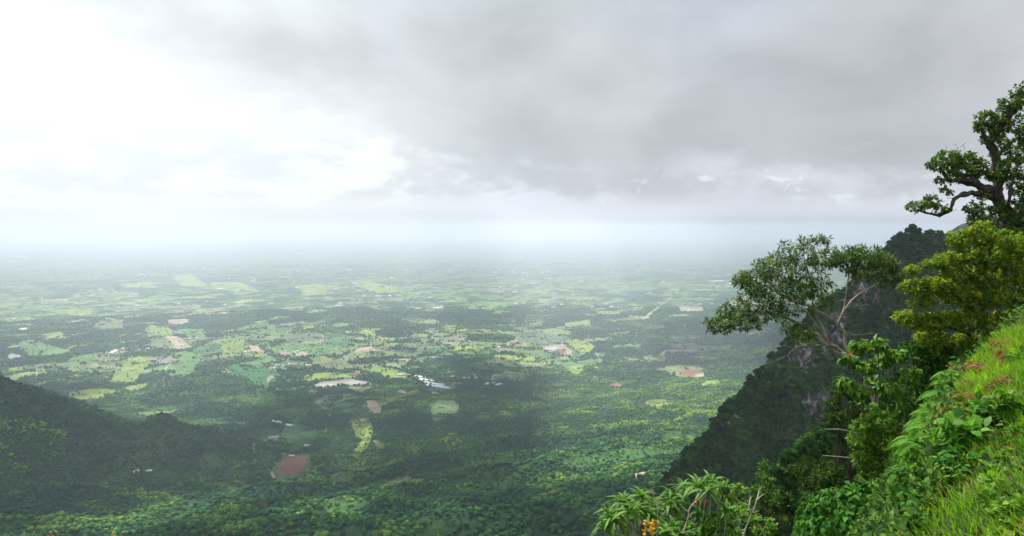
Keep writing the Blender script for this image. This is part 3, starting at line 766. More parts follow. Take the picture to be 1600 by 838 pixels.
def scatter_near_slope():
    n = 14000; u = rng.uniform(.12, 1, n); v = rng.uniform(0, 1, n)
    P = bilerp(NSP, u, v); R = bilerp(NSR, u, v); px, py = proj(P)
    ok = (px > 1080) & (px < 1500) & (py < 900) & (R < .6); P = P[ok]; px = px[ok]; py = py[ok]; n = len(P)
    dens = fbm(P[:, 0] / 3.5, P[:, 2] / 3.5, 3, 411)
    s = .35 + .75 * rng.random(n) ** 2 + .7 * (dens > .58) * rng.random(n); zs = s * rng.uniform(.7, 1.2, n)
    tint = np.clip(.50 + (dens - .5) * 1.2 + rng.normal(0, .2, n), 0, 1)
    rot = np.stack([rng.normal(0, .2, n), rng.normal(0, .2, n), rng.uniform(0, 6.28, n)], 1); S = np.stack([s, s, zs], 1); idx = rng.integers(0, 4, n)
    order = np.argsort(-s)[:60]; mask = np.zeros(n, bool); mask[order] = True
    for j in order:
        o = bpy.data.objects.new('shrub', SHRUBM[idx[j]]); COL.objects.link(o)
        o.location = P[j]; o.scale = S[j]; o.rotation_euler = rot[j]
        tag(o, 'dark green rounded shrub on the rocky slope below the dead twigs', 'shrub', 'shrubs on the rocky slope')
    gn_scatter('slope_scrub', P[~mask], idx[~mask], S[~mask], rot[~mask], tint[~mask], proto_coll('slope_shrub', SHRUBM), 'low green scrub and ferns covering the rocky slope', 'scrub')
scatter_near_slope()

# ------------------------------------------------------------------ leaves, twigs, shrubs close to the viewpoint
def leaf_tmpl(kind):
    """leaf along +X, face up +Z, length 1"""
    if kind == 'small':
        V = np.array([(0, 0, 0), (.5, .24, .07), (1, 0, -.03), (.5, -.24, .07), (.5, 0, 0)]); return V, np.array([(0, 4, 1), (4, 2, 1), (0, 3, 4), (4, 3, 2)])
    if kind == 'narrow':
        V = np.array([(0, 0, 0), (.42, .13, .04), (1, 0, -.10), (.42, -.13, .04), (.45, 0, 0)]); return V, np.array([(0, 4, 1), (4, 2, 1), (0, 3, 4), (4, 3, 2)])
    if kind == 'round':
        V = np.array([(0, 0, 0), (.28, .26, .05), (.66, .28, .03), (1, 0, -.08), (.66, -.28, .03), (.28, -.26, .05), (.35, 0, 0), (.68, 0, -.01)])
        return V, np.array([(0, 6, 1), (1, 6, 2), (6, 7, 2), (7, 3, 2), (0, 5, 6), (5, 4, 6), (6, 4, 7), (7, 4, 3)])
    if kind == 'lance':  # long strap that droops
        n = 8; t = np.linspace(0, 1, n); w = .075 * np.sin(np.pi * np.clip(t * .94 + .05, 0, 1)) ** .8; z = .10 * t - .52 * t ** 2.2; x = t * (1 - .16 * t)
        V = []
        for i in range(n): V += [(x[i], w[i], z[i] + .35 * w[i]), (x[i], 0, z[i]), (x[i], -w[i], z[i] + .35 * w[i])]
        f = []
        for i in range(n - 1):
            for k in (0, 1): a = i * 3 + k; f += [(a, a + 1, a + 4), (a, a + 4, a + 3)]
        return np.array(V), np.array(f)
    if kind == 'heart':
        t = np.array([0, .08, .28, .52, .78, 1.0]); w = np.array([.0, .22, .32, .26, .12, 0]); z = -.35 * t ** 2
        V = []
        for i in range(6): V += [(t[i], w[i], z[i] + .25 * w[i]), (t[i], 0, z[i]), (t[i], -w[i], z[i] + .25 * w[i])]
        f = []
        for i in range(5):
            for k in (0, 1): a = i * 3 + k; f += [(a, a + 1, a + 4), (a, a + 4, a + 3)]
        return np.array(V), np.array(f)
TM = {k: leaf_tmpl(k) for k in ('small', 'narrow', 'round', 'lance', 'heart')}
def nrmz(v): return v / (np.linalg.norm(v, axis=-1, keepdims=True) + 1e-9)
def place_leaves(kind, P, D, U, S, var=None):
    """leaves rooted at P pointing along D with upper side towards U"""
    V, f = TM[kind]; D = nrmz(D); Y = nrmz(np.cross(U, D)); Z = np.cross(D, Y); S = np.broadcast_to(np.asarray(S, float), (len(P),))
    W = P[:, None] + S[:, None, None] * (V[None, :, :1] * D[:, None] + V[None, :, 1:2] * Y[:, None] + V[None, :, 2:] * Z[:, None])
    Fc = (f[None] + (np.arange(len(P)) * len(V))[:, None, None]).reshape(-1, 3)
    if var is None: var = rng.random(len(P))
    return W.reshape(-1, 3), Fc, np.repeat(np.clip(var, 0, 1), len(V))
class Acc:
    def __init__(s): s.V, s.F, s.A, s.n = [], {}, [], 0
    def add(s, V, f, a=0.5):
        s.V.append(V); s.F.setdefault(f.shape[1], []).append(f + s.n); s.n += len(V)
        s.A.append(np.full(len(V), a) if np.isscalar(a) else a)
    def build(s, name, m, parent=None, origin=(0, 0, 0), smooth=False):
        V = np.concatenate(s.V) - np.asarray(origin)
        me = mesh_np(name, V, [np.concatenate(v) for v in s.F.values()], {'var': np.concatenate(s.A)})
        return link(name, me, parent, m, smooth)

def wiggle(P, amp, r, n):
    P = interp_poly(P, n); k = r.normal(0, 1, (n, 3)); k = (k + np.roll(k, 1, 0) + np.roll(k, -1, 0)) / 2
    e = np.sin(np.linspace(0, np.pi, n))[:, None]; return P + k * amp * (.15 + e)
def branching(skel, tips, acc, r, tip_r=.006, twig_amp=.03, sag=.0, sides=6):
    """skel: list of (polyline, radii). tips: points reached by twigs that leave the nearest wood. Adds tubes; returns tip directions"""
    nodes, nr = [], []
    for P, R in skel:
        n = max(6, int(len(P) * 4)); Q = wiggle(P, R[0] * .35, r, n)
        rad = np.interp(np.linspace(0, 1, n), np.linspace(0, 1, len(R)), R) * (1 + r.normal(0, .06, n))
        v, f = cyl_np(Q, rad, sides + (2 if R[0] > .05 else 0)); acc.add(v, f, r.random())
        dense = interp_poly(Q, n * 3); nodes.append(dense); nr.append(np.interp(np.linspace(0, 1, n * 3), np.linspace(0, 1, n), rad))
    nodes = np.concatenate(nodes); nr = np.concatenate(nr)
    dirs = np.zeros_like(tips)
    if len(tips) == 0: return dirs
    d0 = np.sqrt(((tips[:, None] - nodes[None, ::4]) ** 2).sum(-1)).min(1)
    pool_P = np.empty((len(nodes) + len(tips) * 3, 3)); pool_R = np.empty(len(pool_P)); m = len(nodes)
    pool_P[:m] = nodes; pool_R[:m] = nr
    for i in np.argsort(d0):
        q = pool_P[:m]; dd = np.sqrt(((q - tips[i]) ** 2).sum(1)); j = int(np.argmin(dd + .10 * (pool_R[:m] < tip_r * 1.2) * 0))
        a = q[j].copy(); L = dd[j]
        mid = (a + tips[i]) / 2 + r.normal(0, 1, 3) * L * .12; mid[2] += L * (.12 - sag)
        P = np.array([a, (a + mid) / 2 + r.normal(0, 1, 3) * L * .03, mid, tips[i]])
        r0 = min(pool_R[j] * .8, tip_r * (1 + 1.6 * L / (L + .5) * 2)); rr = np.linspace(r0, tip_r * .6, 4)
        v, f = cyl_np(P, rr, 4 if r0 < .012 else 6); acc.add(v, f, r.random())
        pool_P[m] = P[1]; pool_P[m + 1] = mid; pool_P[m + 2] = tips[i]; pool_R[m:m + 3] = rr[1:]; m += 3
        dirs[i] = tips[i] - mid
    return nrmz(dirs)
def blob_tips(blobs, r):
    """blobs: (px, py, Y, rx px, ry px, count, depth ratio) -> tips inside ellipsoids in the world"""
    out = []
    for px, py, Y, rx, ry, n, dr in blobs:
        d = rand_unit(r, n) * r.uniform(.25, 1, (n, 1)) ** .5
        c = at(px, py, Y); k = Y / F
        out.append(c + d * np.array([rx * k, rx * k * dr, ry * k]))
    return np.concatenate(out)
def whorls(acc, kind, tips, dirs, k, size, r, up=.5, spread=.9, droop=0.0, var0=.5, varS=.22, off=.0):
    """k leaves around each tip"""
    n = len(tips); T = np.repeat(tips, k, 0); D = np.repeat(dirs, k, 0)
    R = rand_unit(r, n * k); dd = nrmz(D * (1 - spread * .5) + R * spread + np.array([0, 0, -droop]))
    U = nrmz(np.array([0, 0, 1.0]) + r.normal(0, .5, (n * k, 3)) + R * (1 - up))
    S = size * r.uniform(.65, 1.25, n * k)
    var = np.repeat(r.normal(var0, varS * .7, n), k) + r.normal(0, varS * .7, n * k)
    acc.add(*place_leaves(kind, T - dd * S[:, None] * off + R * size * .15, dd, U, S, var))
def pxpoly(pts, Y0, r0, r1):
    """[(px,py,dY)] -> (world polyline, radii)"""
    return at([p[0] for p in pts], [p[1] for p in pts], [Y0 + p[2] for p in pts]), np.linspace(r0, r1, len(pts))

def bark_mat(name, lo, hi, sc_=14):
    def b(T, out):
        o = T.n('ShaderNodeTexCoord').outputs['Object']; st = T.n('ShaderNodeVectorMath', {0: o, 1: (1, 1, .35)}, operation='MULTIPLY').outputs[0]
        n = T.noise(st, sc_, 6, .65, .3); n2 = T.noise(o, sc_ * .25, 3)
        c = T.ramp(T.m('ADD', T.m('MULTIPLY', n, .7), T.m('MULTIPLY', n2, .3)), [(.38, lo), (.62, hi)])
        bump = T.n('ShaderNodeBump', {'Height': n, 'Distance': .02, 'Strength': .6})
        principled(T, out, c, .9, .1, bump.outputs[0])
    return mat(name, b)
PALE_BARK = bark_mat('pale_bark', (.16, .14, .10), (.50, .46, .36))
DARK_BARK = bark_mat('dark_bark', (.025, .022, .018), (.12, .10, .08))
DEAD_WOOD = bark_mat('dead_wood', (.28, .24, .19), (.62, .57, .48), 20)
L_TREE_A = leaf_mat('olive_leaf', [(0, (.02, .055, .012)), (.5, (.055, .125, .022)), (.8, (.11, .21, .03)), (1, (.22, .28, .04))], .30, .45)
L_TREE_B = leaf_mat('dark_leaf', [(0, (.02, .055, .014)), (.5, (.065, .135, .024)), (.85, (.15, .25, .035)), (1, (.19, .26, .045))], .30, .45)
L_YELLOW = leaf_mat('yellowish_leaf', [(0, (.06, .13, .012)), (.5, (.17, .28, .02)), (.82, (.32, .40, .03)), (1, (.55, .36, .05))], .42)
L_FRESH = leaf_mat('fresh_leaf', [(0, (.045, .12, .015)), (.5, (.10, .235, .022)), (.85, (.19, .34, .035)), (1, (.30, .38, .05))], .38)
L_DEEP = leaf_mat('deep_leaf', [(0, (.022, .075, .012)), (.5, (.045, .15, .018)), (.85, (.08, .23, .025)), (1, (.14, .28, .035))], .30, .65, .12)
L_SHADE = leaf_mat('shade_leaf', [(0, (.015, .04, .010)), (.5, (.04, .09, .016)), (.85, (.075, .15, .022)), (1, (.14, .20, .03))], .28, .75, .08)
L_GRASS = leaf_mat('grass_blade', [(0, (.30, .17, .07)), (.18, (.42, .32, .10)), (.28, (.10, .25, .02)), (.6, (.20, .42, .022)), (.85, (.34, .54, .03)), (1, (.50, .58, .05))], .40, .5)
L_FERN = leaf_mat('fern_leaf', [(0, (.05, .15, .015)), (.5, (.10, .27, .02)), (1, (.20, .40, .03))], .4)
L_RUST = leaf_mat('rusty_fern', [(0, (.10, .04, .015)), (.5, (.26, .12, .045)), (1, (.44, .27, .11))], .25)
L_ORANGE = leaf_mat('orange_leaf', [(0, (.50, .20, .02)), (.5, (.62, .34, .02)), (1, (.55, .45, .04))], .35)
L_RED = leaf_mat('red_leaf', [(0, (.45, .05, .02)), (1, (.65, .12, .03))], .3)

# ---- slope under the viewpoint
XE = lambda y: np.interp(y, [-10, 0, 2, 5, 8.5, 9.3, 11, 14, 30, 60], [-2, -.5, .6, 2.66, 4.95, 6.1, 8.0, 11, 24, 50])
def fg_h(x, y):
    bank = lambda a, b: -2.04 + .593 * a - .308 * b - .25 * np.clip(b - 12, 0, 100)
    xe = XE(y); s = np.clip(xe - x, 0, None)
    z = np.where(x > xe, bank(np.minimum(x, xe + 6), y) + .1 * np.clip(x - xe - 6, 0, 100), bank(xe, y) - 1.9 * np.minimum(s, 2.2) - 1.15 * np.clip(s - 2.2, 0, None))
    n = fbm(x / 1.3, y / 1.3, 4, 501) - .5
    return z + n * (.35 + .5 * np.clip(s / 2, 0, 2)) + .12 * (fbm(x / .35, y / .35, 3, 505) - .5)
def build_fg():
    xs = np.arange(-16, 34, .2); ys = np.arange(-8, 44, .2); X, Y = np.meshgrid(xs, ys)
    Z = fg_h(X, Y); n, m = X.shape; i = np.arange(n * m).reshape(n, m)
    f = np.stack([i[:-1, :-1], i[:-1, 1:], i[1:, 1:], i[1:, :-1]], -1).reshape(-1, 4)
    me = mesh_np('hillside', np.stack([X.ravel(), Y.ravel(), Z.ravel()], 1), [f])
    def b(T, out):
        o = T.n('ShaderNodeTexCoord').outputs['Object']; n1 = T.noise(o, 1.2, 7, .7); n2 = T.noise(o, 9, 5, .7)
        c = T.ramp(n1, [(.3, (.012, .02, .008)), (.5, (.022, .035, .012)), (.62, (.06, .045, .028)), (.75, (.10, .07, .045))])
        bump = T.n('ShaderNodeBump', {'Height': n2, 'Distance': .05, 'Strength': .8})
        principled(T, out, T.mix(1.0, c, T.mix(n2, (.6, .6, .6), (1.4, 1.4, 1.4)), 'MULTIPLY'), .95, .1, bump.outputs[0])
    link('hillside', me, None, mat('hillside_soil', b), True)['kind'] = 'structure'
build_fg()

def wood_and_leaves(name, label, cat, origin, skel, tips, wood, leafm, kind, k, size, seed, group=None, tip_r=.005, sag=0.0, spread=.9, droop=0.0,
                    var0=.5, varS=.22, extra=None, part='foliage', bare=None, wood_name='trunk'):
    r = np.random.default_rng(seed)
    root = empty(name, origin); tag(root, label, cat, group)
    w, l = Acc(), Acc()
    dirs = branching(skel, tips, w, r, tip_r, sag=sag)
    if bare is not None and len(bare): branching(skel, bare, w, r, tip_r * .8)
    whorls(l, kind, tips, dirs, k, size, r, spread=spread, droop=droop, var0=var0, varS=varS)
    if extra: extra(w, l, tips, dirs, r)
    w.build(wood_name, wood, root, origin, True); l.build(part, leafm, root, origin)
    return root

# ---- the spreading tree on the edge of the slope
def tree_a():
    r = np.random.default_rng(11); Y = 20
    b0 = at(1372, 640, Y)
    sk = [pxpoly([(1378, 660, .3), (1352, 585, .2), (1328, 556, 0), (1312, 551, 0), (1295, 540, -.1), (1278, 526, -.1), (1252, 506, -.2), (1225, 494, -.3), (1196, 487, -.4), (1160, 500, -.5), (1128, 514, -.6), (1106, 517, -.6)], Y, 0.076, 0.010),
          pxpoly([(1330, 556, 0), (1320, 540, .1), (1321, 520, .2), (1310, 507, .3), (1296, 497, .3), (1283, 489, .2), (1262, 478, 0), (1238, 470, -.1), (1212, 455, -.3), (1180, 440, -.4)], Y, 0.045, 0.008),
          pxpoly([(1310, 505, .3), (1318, 487, .4), (1322, 466, .5), (1323, 450, .5), (1327, 430, .6), (1322, 410, .6), (1308, 398, .7)], Y, 0.030, 0.006),
          pxpoly([(1318, 487, .4), (1330, 470, .6), (1345, 458, .7), (1368, 446, .9), (1382, 430, 1.0)], Y, 0.024, 0.006),
          pxpoly([(1326, 452, .5), (1340, 430, .4), (1352, 410, .3)], Y, 0.013, 0.005),
          pxpoly([(1322, 530, .1), (1315, 505, .5), (1307, 486, .6)], Y, 0.017, 0.010),
          pxpoly([(1296, 540, -.1), (1290, 520, .1), (1280, 500, .2), (1270, 480, .3), (1268, 455, .3), (1266, 435, .2), (1258, 412, .1), (1255, 390, 0), (1268, 376, 0)], Y, 0.032, 0.005),
          pxpoly([(1270, 480, .3), (1284, 455, .5), (1290, 430, .6), (1288, 405, .6)], Y, 0.016, 0.005),
          pxpoly([(1290, 530, -.1), (1278, 510, -.4), (1262, 490, -.5), (1240, 470, -.6), (1222, 446, -.6), (1205, 425, -.6), (1190, 412, -.5)], Y, 0.024, 0.005),
          pxpoly([(1292, 539, -.1), (1270, 540, -.2), (1250, 541, -.3), (1236, 548, -.3), (1232, 556, -.4), (1212, 564, -.4), (1186, 572, -.5)], Y, 0.017, 0.006),
          pxpoly([(1240, 545, -.3), (1224, 540, -.4), (1204, 546, -.5)], Y, 0.009, 0.004),
          pxpoly([(1196, 487, -.4), (1178, 476, -.2), (1160, 470, -.1), (1142, 468, 0)], Y, 0.014, 0.004)]
    bl = [(1272, 376, Y, 22, 7, 26, .8), (1240, 398, Y, 32, 18, 62, 1), (1262, 420, Y + .2, 30, 18, 60, 1), (1205, 418, Y - .4, 26, 14, 50, 1), (1180, 436, Y - .3, 28, 16, 56, 1),
          (1160, 440, Y, 16, 12, 24, 1), (1300, 402, Y + .6, 26, 13, 56, 1), (1348, 398, Y + .5, 32, 12, 90, 1), (1322, 410, Y + .4, 26, 12, 60, 1), (1376, 410, Y + .8, 24, 14, 75, 1), (1388, 434, Y + .9, 20, 12, 50, 1), (1350, 425, Y + .6, 26, 10, 40, 1),
          (1215, 448, Y - .2, 38, 18, 85, 1), (1250, 450, Y + .1, 30, 18, 60, 1), (1280, 455, Y + .5, 22, 18, 34, 1), (1182, 468, Y - .2, 30, 13, 55, 1), (1150, 486, Y - .3, 26, 12, 50, 1),
          (1124, 508, Y - .6, 22, 10, 46, 1), (1160, 505, Y - .4, 32, 9, 46, 1), (1205, 492, Y - .3, 34, 13, 46, 1), (1245, 520, Y - .3, 22, 14, 32, 1), (1240, 478, Y - .3, 30, 14, 30, 1), (1292, 474, Y + .2, 14, 14, 14, 1),
          (1262, 530, Y, 22, 12, 14, 1)]
    tips = blob_tips([(a, b, c, rx * 1.18, ry * 1.18, int(n * 1.15), d) for a, b, c, rx, ry, n, d in bl], r)
    def ex(w, l, tips, dirs, r):
        p = at([1230, 1232, 1228], [510, 514, 507], [Y - .8] * 3); whorls(l, 'narrow', p, np.tile([0, -.3, .8], (3, 1)), 6, .12, r, var0=1.1, varS=.05)
    bare = np.concatenate([at(r.uniform(1270, 1390, 26), r.uniform(430, 540, 26), Y + r.uniform(-.3, .9, 26)), at(r.uniform(1190, 1290, 14), r.uniform(520, 575, 14), Y + r.uniform(-.6, .1, 14))])
    wood_and_leaves('leaning_tree', 'leaning tree with pale bare branches and flat spreading dark crown over the valley', 'tree', b0, sk, tips, PALE_BARK, L_TREE_A, 'narrow', 13, .125, 12,
                    tip_r=.0065, sag=.05, var0=.50, varS=.3, extra=ex, bare=bare)
tree_a()

# ---- the big old tree cut by the right edge of the picture
def tree_b():
    r = np.random.default_rng(21); Y = 25
    sk = [pxpoly([(1600, 470, 0), (1580, 400, 0), (1575, 360, 0), (1568, 320, 0), (1556, 300, 0), (1550, 270, .3), (1554, 245, .3), (1552, 225, .2), (1565, 195, .2), (1585, 165, .2), (1596, 140, .2)], Y, .25, .05),
          pxpoly([(1566, 322, 0), (1545, 300, -.2), (1520, 285, -.4), (1500, 284, -.6), (1482, 285, -.7), (1475, 272, -.8), (1470, 262, -.9)], Y, .16, .03),
          pxpoly([(1556, 312, 0), (1540, 305, -.5), (1522, 302, -.9), (1500, 304, -1.1), (1490, 312, -1.2), (1484, 328, -1.2), (1470, 336, -1.2), (1450, 334, -1.3), (1432, 328, -1.4)], Y, .09, .022),
          pxpoly([(1490, 306, -1.1), (1480, 295, -1.0), (1473, 282, -1)], Y, .03, .01),
          pxpoly([(1500, 284, -.6), (1490, 262, -.2), (1480, 250, .1)], Y, .06, .012), pxpoly([(1530, 288, -.4), (1520, 268, -.1), (1505, 250, 0)], Y, .07, .014),
          pxpoly([(1552, 235, .2), (1540, 215, .3), (1532, 200, .2), (1540, 185, .2)], Y, .07, .014), pxpoly([(1554, 246, .3), (1572, 230, .6), (1592, 215, .8), (1620, 200, 1)], Y, .07, .02),
          pxpoly([(1578, 380, 0), (1590, 340, .4), (1605, 300, .6), (1612, 250, .6), (1625, 200, .6)], Y, .18, .05), pxpoly([(1585, 370, 0), (1560, 372, -1), (1536, 352, -1.4), (1520, 340, -1.6)], Y, .08, .02),
          pxpoly([(1590, 350, .3), (1575, 320, -.4), (1580, 290, -.6), (1590, 262, -.6)], Y, .08, .02), pxpoly([(1605, 300, .6), (1650, 260, .8), (1700, 200, 1)], Y, .12, .03),
          pxpoly([(1602, 330, .4), (1680, 310, .2), (1740, 260, 0)], Y, .12, .03)]
    D = 1.0
    bl = [(1434, 322, Y - 1.4, 15, 8, 34, D), (1456, 314, Y - 1.2, 12, 10, 28, D), (1470, 326, Y - 1.2, 12, 7, 20, D), (1478, 300, Y - 1, 9, 6, 12, D), (1468, 283, Y - .9, 8, 5, 12, D),
          (1466, 258, Y - .8, 16, 10, 52, D), (1484, 248, Y - .3, 20, 12, 75, D), (1508, 250, Y, 20, 12, 75, D), (1524, 262, Y - .1, 18, 14, 62, D), (1500, 268, Y - .5, 20, 10, 56, D), (1490, 278, Y - .6, 14, 8, 26, D),
          (1545, 185, Y + .2, 20, 11, 68, D), (1535, 198, Y + .2, 14, 8, 36, D), (1560, 200, Y + .3, 20, 13, 60, D), (1548, 218, Y + .2, 16, 8, 32, D), (1575, 165, Y + .2, 17, 14, 56, D), (1594, 148, Y + .2, 13, 16, 46, D),
          (1600, 180, Y + .5, 24, 20, 75, D), (1580, 215, Y + .6, 22, 16, 62, D), (1604, 235, Y + .4, 24, 20, 90, D), (1568, 245, Y + .3, 18, 12, 44, D), (1590, 262, Y - .4, 26, 15, 90, D), (1566, 275, Y - .3, 18, 11, 50, D),
          (1600, 290, Y, 28, 17, 90, D), (1536, 275, Y - .2, 14, 8, 24, D), (1530, 345, Y - 1.5, 18, 12, 56, D), (1522, 326, Y - 1.5, 13, 11, 34, D), (1550, 335, Y - 1, 18, 12, 46, D), (1580, 330, Y - .6, 24, 16, 66, D),
          (1560, 365, Y - 1, 34, 16, 110, D), (1600, 365, Y, 34, 20, 110, D), (1590, 400, Y, 40, 18, 110, D), (1536, 306, Y - .6, 10, 6, 16, D), (1640, 300, Y, 40, 50, 120, 1), (1650, 220, Y + .8, 44, 50, 140, 1), (1700, 250, Y + .5, 50, 60, 120, 1)]
    tips = blob_tips([(a, b, c, rx * (1.12 if n < 100 else 1), ry * 1.12, n, d) for a, b, c, rx, ry, n, d in bl], r)
    bare = np.concatenate([at(r.uniform(1475, 1510, 16), r.uniform(222, 244, 16), Y - .1 + r.uniform(-.3, .3, 16)), at(r.uniform(1555, 1580, 8), r.uniform(150, 175, 8), Y + .2), at(r.uniform(1425, 1500, 12), r.uniform(298, 336, 12), Y - 1.1 + r.uniform(-.4, .2, 12))])
    wood_and_leaves('old_tree', 'tall gnarled dark trunked tree with clumped leaves against the grey sky', 'tree', at(1600, 470, Y), sk, tips, DARK_BARK, L_TREE_B, 'round', 11, .092, 22,
                    tip_r=.010, var0=.55, varS=.30, spread=1.35, bare=bare)
tree_b()

# ---- big yellow green tree below the old one
def tree_c():
    r = np.random.default_rng(31); Y = 15
    base = at(1560, 620, Y)
    sk = [pxpoly([(1575, 660, .5), (1560, 590, .3), (1545, 540, .2), (1535, 480, 0), (1525, 430, 0), (1520, 390, 0)], Y, .11, .02), pxpoly([(1548, 550, .2), (1510, 520, -.3), (1470, 510, -.5), (1430, 500, -.6)], Y, .05, .01),
          pxpoly([(1540, 500, .1), (1500, 470, -.3), (1460, 445, -.5), (1425, 450, -.5)], Y, .05, .01), pxpoly([(1545, 540, .2), (1580, 480, .3), (1600, 430, .4), (1610, 390, .4)], Y, .06, .015),
          pxpoly([(1530, 450, 0), (1500, 420, -.2), (1470, 405, -.3)], Y, .035, .01), pxpoly([(1550, 560, .2), (1590, 540, -.3), (1630, 510, -.4)], Y, .05, .012)]
    D = 1.1
    bl = [(1497, 377, Y, 14, 14, 36, D), (1512, 368, Y, 10, 10, 20, D), (1534, 368, Y, 16, 20, 62, D), (1560, 380, Y, 22, 18, 70, D), (1590, 385, Y + .3, 24, 18, 80, D), (1548, 402, Y - .2, 26, 16, 85, D), (1515, 400, Y - .2, 18, 10, 46, D),
          (1480, 406, Y - .3, 20, 9, 52, D), (1455, 412, Y - .3, 14, 6, 22, D), (1424, 422, Y - .4, 9, 6, 14, D), (1500, 428, Y - .3, 24, 14, 70, D), (1540, 432, Y - .3, 28, 16, 85, D), (1585, 425, Y, 30, 18, 90, D),
          (1430, 448, Y - .5, 20, 10, 50, D), (1462, 448, Y - .5, 24, 13, 75, D), (1500, 462, Y - .5, 28, 14, 80, D), (1545, 465, Y - .4, 28, 16, 80, D), (1590, 465, Y, 30, 18, 80, D), (1440, 472, Y - .5, 18, 8, 26, D),
          (1416, 497, Y - .6, 18, 10, 44, D), (1440, 506, Y - .6, 24, 10, 55, D), (1475, 500, Y - .6, 28, 14, 80, D), (1515, 500, Y - .5, 26, 16, 70, D), (1560, 505, Y - .3, 28, 16, 66, D), (1600, 505, Y, 26, 16, 50, D),
          (1460, 530, Y - .4, 26, 12, 55, D), (1500, 540, Y - .3, 24, 14, 55, D), (1535, 535, Y - .2, 20, 14, 36, D), (1640, 440, Y, 36, 50, 120, 1), (1450, 555, Y - .3, 22, 12, 36, D), (1480, 570, Y - .3, 18, 12, 30, D)]
    tips = blob_tips([(a, b, c, rx * 1.12, ry * 1.2, int(n * 1.6), d) for a, b, c, rx, ry, n, d in bl], r)
    wood_and_leaves('bushy_tree', 'large bushy yellow green tree with tiny leaves below the old gnarled tree', 'tree', base, sk, tips, DARK_BARK, L_YELLOW, 'small', 15, .066, 32,
                    tip_r=.004, var0=.45, varS=.28, spread=1.2)
tree_c()

# ------------------------------------------------------------------ shrubs
def ground_pts(px, py, lo=3.0, hi=60.0):
    """march picture rays to the hillside"""
    px = np.atleast_1d(np.asarray(px, float)); py = np.atleast_1d(np.asarray(py, float)); Y = np.full(px.shape, lo); done = np.zeros(px.shape, bool)
    while not done.all() and Y.min() < hi:
        P = at(px, py, Y); done |= P[:, 2] <= fg_h(P[:, 0], P[:, 1]); Y = np.where(done | (Y > hi), Y, Y * 1.01)
        if (done | (Y > hi)).all(): break
    P = at(px, py, Y); return P, done
def shrub_px(name, label, cat, base_px, Y, bl, leafm, kind, k, size, seed, wood=DARK_BARK, skel_r=.03, **kw):
    """shrub: stems run from its foot on the hillside to the middle of each leaf mass"""
    r = np.random.default_rng(seed)
    b = at(base_px[0], base_px[1], Y); b = np.array([b[0], b[1], fg_h(b[0], b[1]) if kw.pop('ground', True) else b[2]])
    if b[2] > at(base_px[0], base_px[1], Y)[2]: b[2] = at(base_px[0], base_px[1], Y)[2]
    tips = blob_tips(bl, r); sk = []
    for px, py, y, rx, ry, n, dr in bl:
        c = at(px, py + ry * .3, y); m = (b + c) / 2 + np.array([0, 0, -.05 * np.linalg.norm(c - b)]) + r.normal(0, .04, 3)
        sk.append((np.array([b + r.normal(0, .03, 3) * [1, 1, 0], m, c]), np.linspace(skel_r, skel_r * .25, 3)))
    return wood_and_leaves(name, label, cat, b, sk, tips, wood, leafm, kind, k, size, seed + 1, wood_name='stems', **kw)

# broad leaved shrub in front of the leaning tree
Y = 12.0
shrub_px('broadleaf_shrub', 'broad leaved shrub with fresh green leaves at the foot of the leaning tree', 'shrub', (1375, 700), Y,
         [(1345, 540, Y, 18, 8, 32, 1), (1372, 538, Y, 14, 9, 28, 1), (1400, 552, Y, 16, 10, 28, 1), (1325, 562, Y - .2, 12, 8, 20, 1), (1352, 572, Y - .3, 18, 9, 30, 1), (1380, 562, Y + .2, 18, 12, 28, 1),
          (1320, 598, Y - .4, 14, 10, 28, 1), (1345, 610, Y - .4, 16, 10, 20, 1), (1368, 595, Y + .1, 20, 14, 24, 1), (1395, 610, Y - .2, 18, 12, 26, 1), (1420, 585, Y, 18, 14, 24, 1), (1390, 640, Y - .2, 24, 14, 24, 1), (1420, 632, Y - .3, 14, 14, 20, 1), (1360, 640, Y - .1, 18, 10, 18, 1)],
         L_FRESH, 'heart', 5, .092, 41, skel_r=.022, tip_r=.004, droop=.9, spread=1.0, var0=.42, varS=.35)
# dark green leafy mass behind it
Y = 14.5
shrub_px('leafy_shrub', 'dense small leaved shrub between the grassy bank and the yellow green tree', 'shrub', (1460, 640), Y,
         [(1440, 560, Y, 26, 16, 60, 1), (1465, 575, Y, 26, 20, 80, 1), (1430, 590, Y, 22, 18, 50, 1), (1478, 600, Y - .2, 18, 18, 50, 1), (1450, 610, Y, 24, 16, 50, 1), (1425, 545, Y, 20, 12, 34, 1), (1500, 560, Y + .3, 20, 14, 44, 1), (1470, 545, Y + .2, 24, 10, 40, 1), (1530, 550, Y + .5, 24, 12, 40, 1), (1415, 620, Y + .3, 22, 20, 40, 1)],
         L_DEEP, 'round', 9, .065, 43, tip_r=.004, var0=.32, varS=.25, droop=.3)
# tall feathery shrub at the edge
Y = 11.3
shrub_px('feathery_shrub', 'upright bright green shrub with fine leaves between the dead twigs and the slope', 'shrub', (1370, 800), Y,
         [(1355, 668, Y, 24, 16, 64, 1), (1375, 660, Y, 24, 16, 57, 1), (1350, 690, Y, 24, 18, 73, 1), (1378, 690, Y, 30, 21, 89, 1), (1402, 680, Y + .1, 24, 24, 70, 1), (1352, 716, Y, 22, 17, 64, 1), (1378, 725, Y, 30, 20, 80, 1), (1402, 725, Y, 22, 24, 60, 1), (1362, 745, Y - .1, 22, 13, 41, 1), (1388, 752, Y - .1, 30, 14, 48, 1), (1412, 755, Y, 22, 24, 38, 1), (1405, 700, Y + .3, 21, 24, 38, 1)],
         L_FRESH, 'small', 10, .062, 45, tip_r=.003, var0=.60, varS=.28, spread=1.2, skel_r=.02)
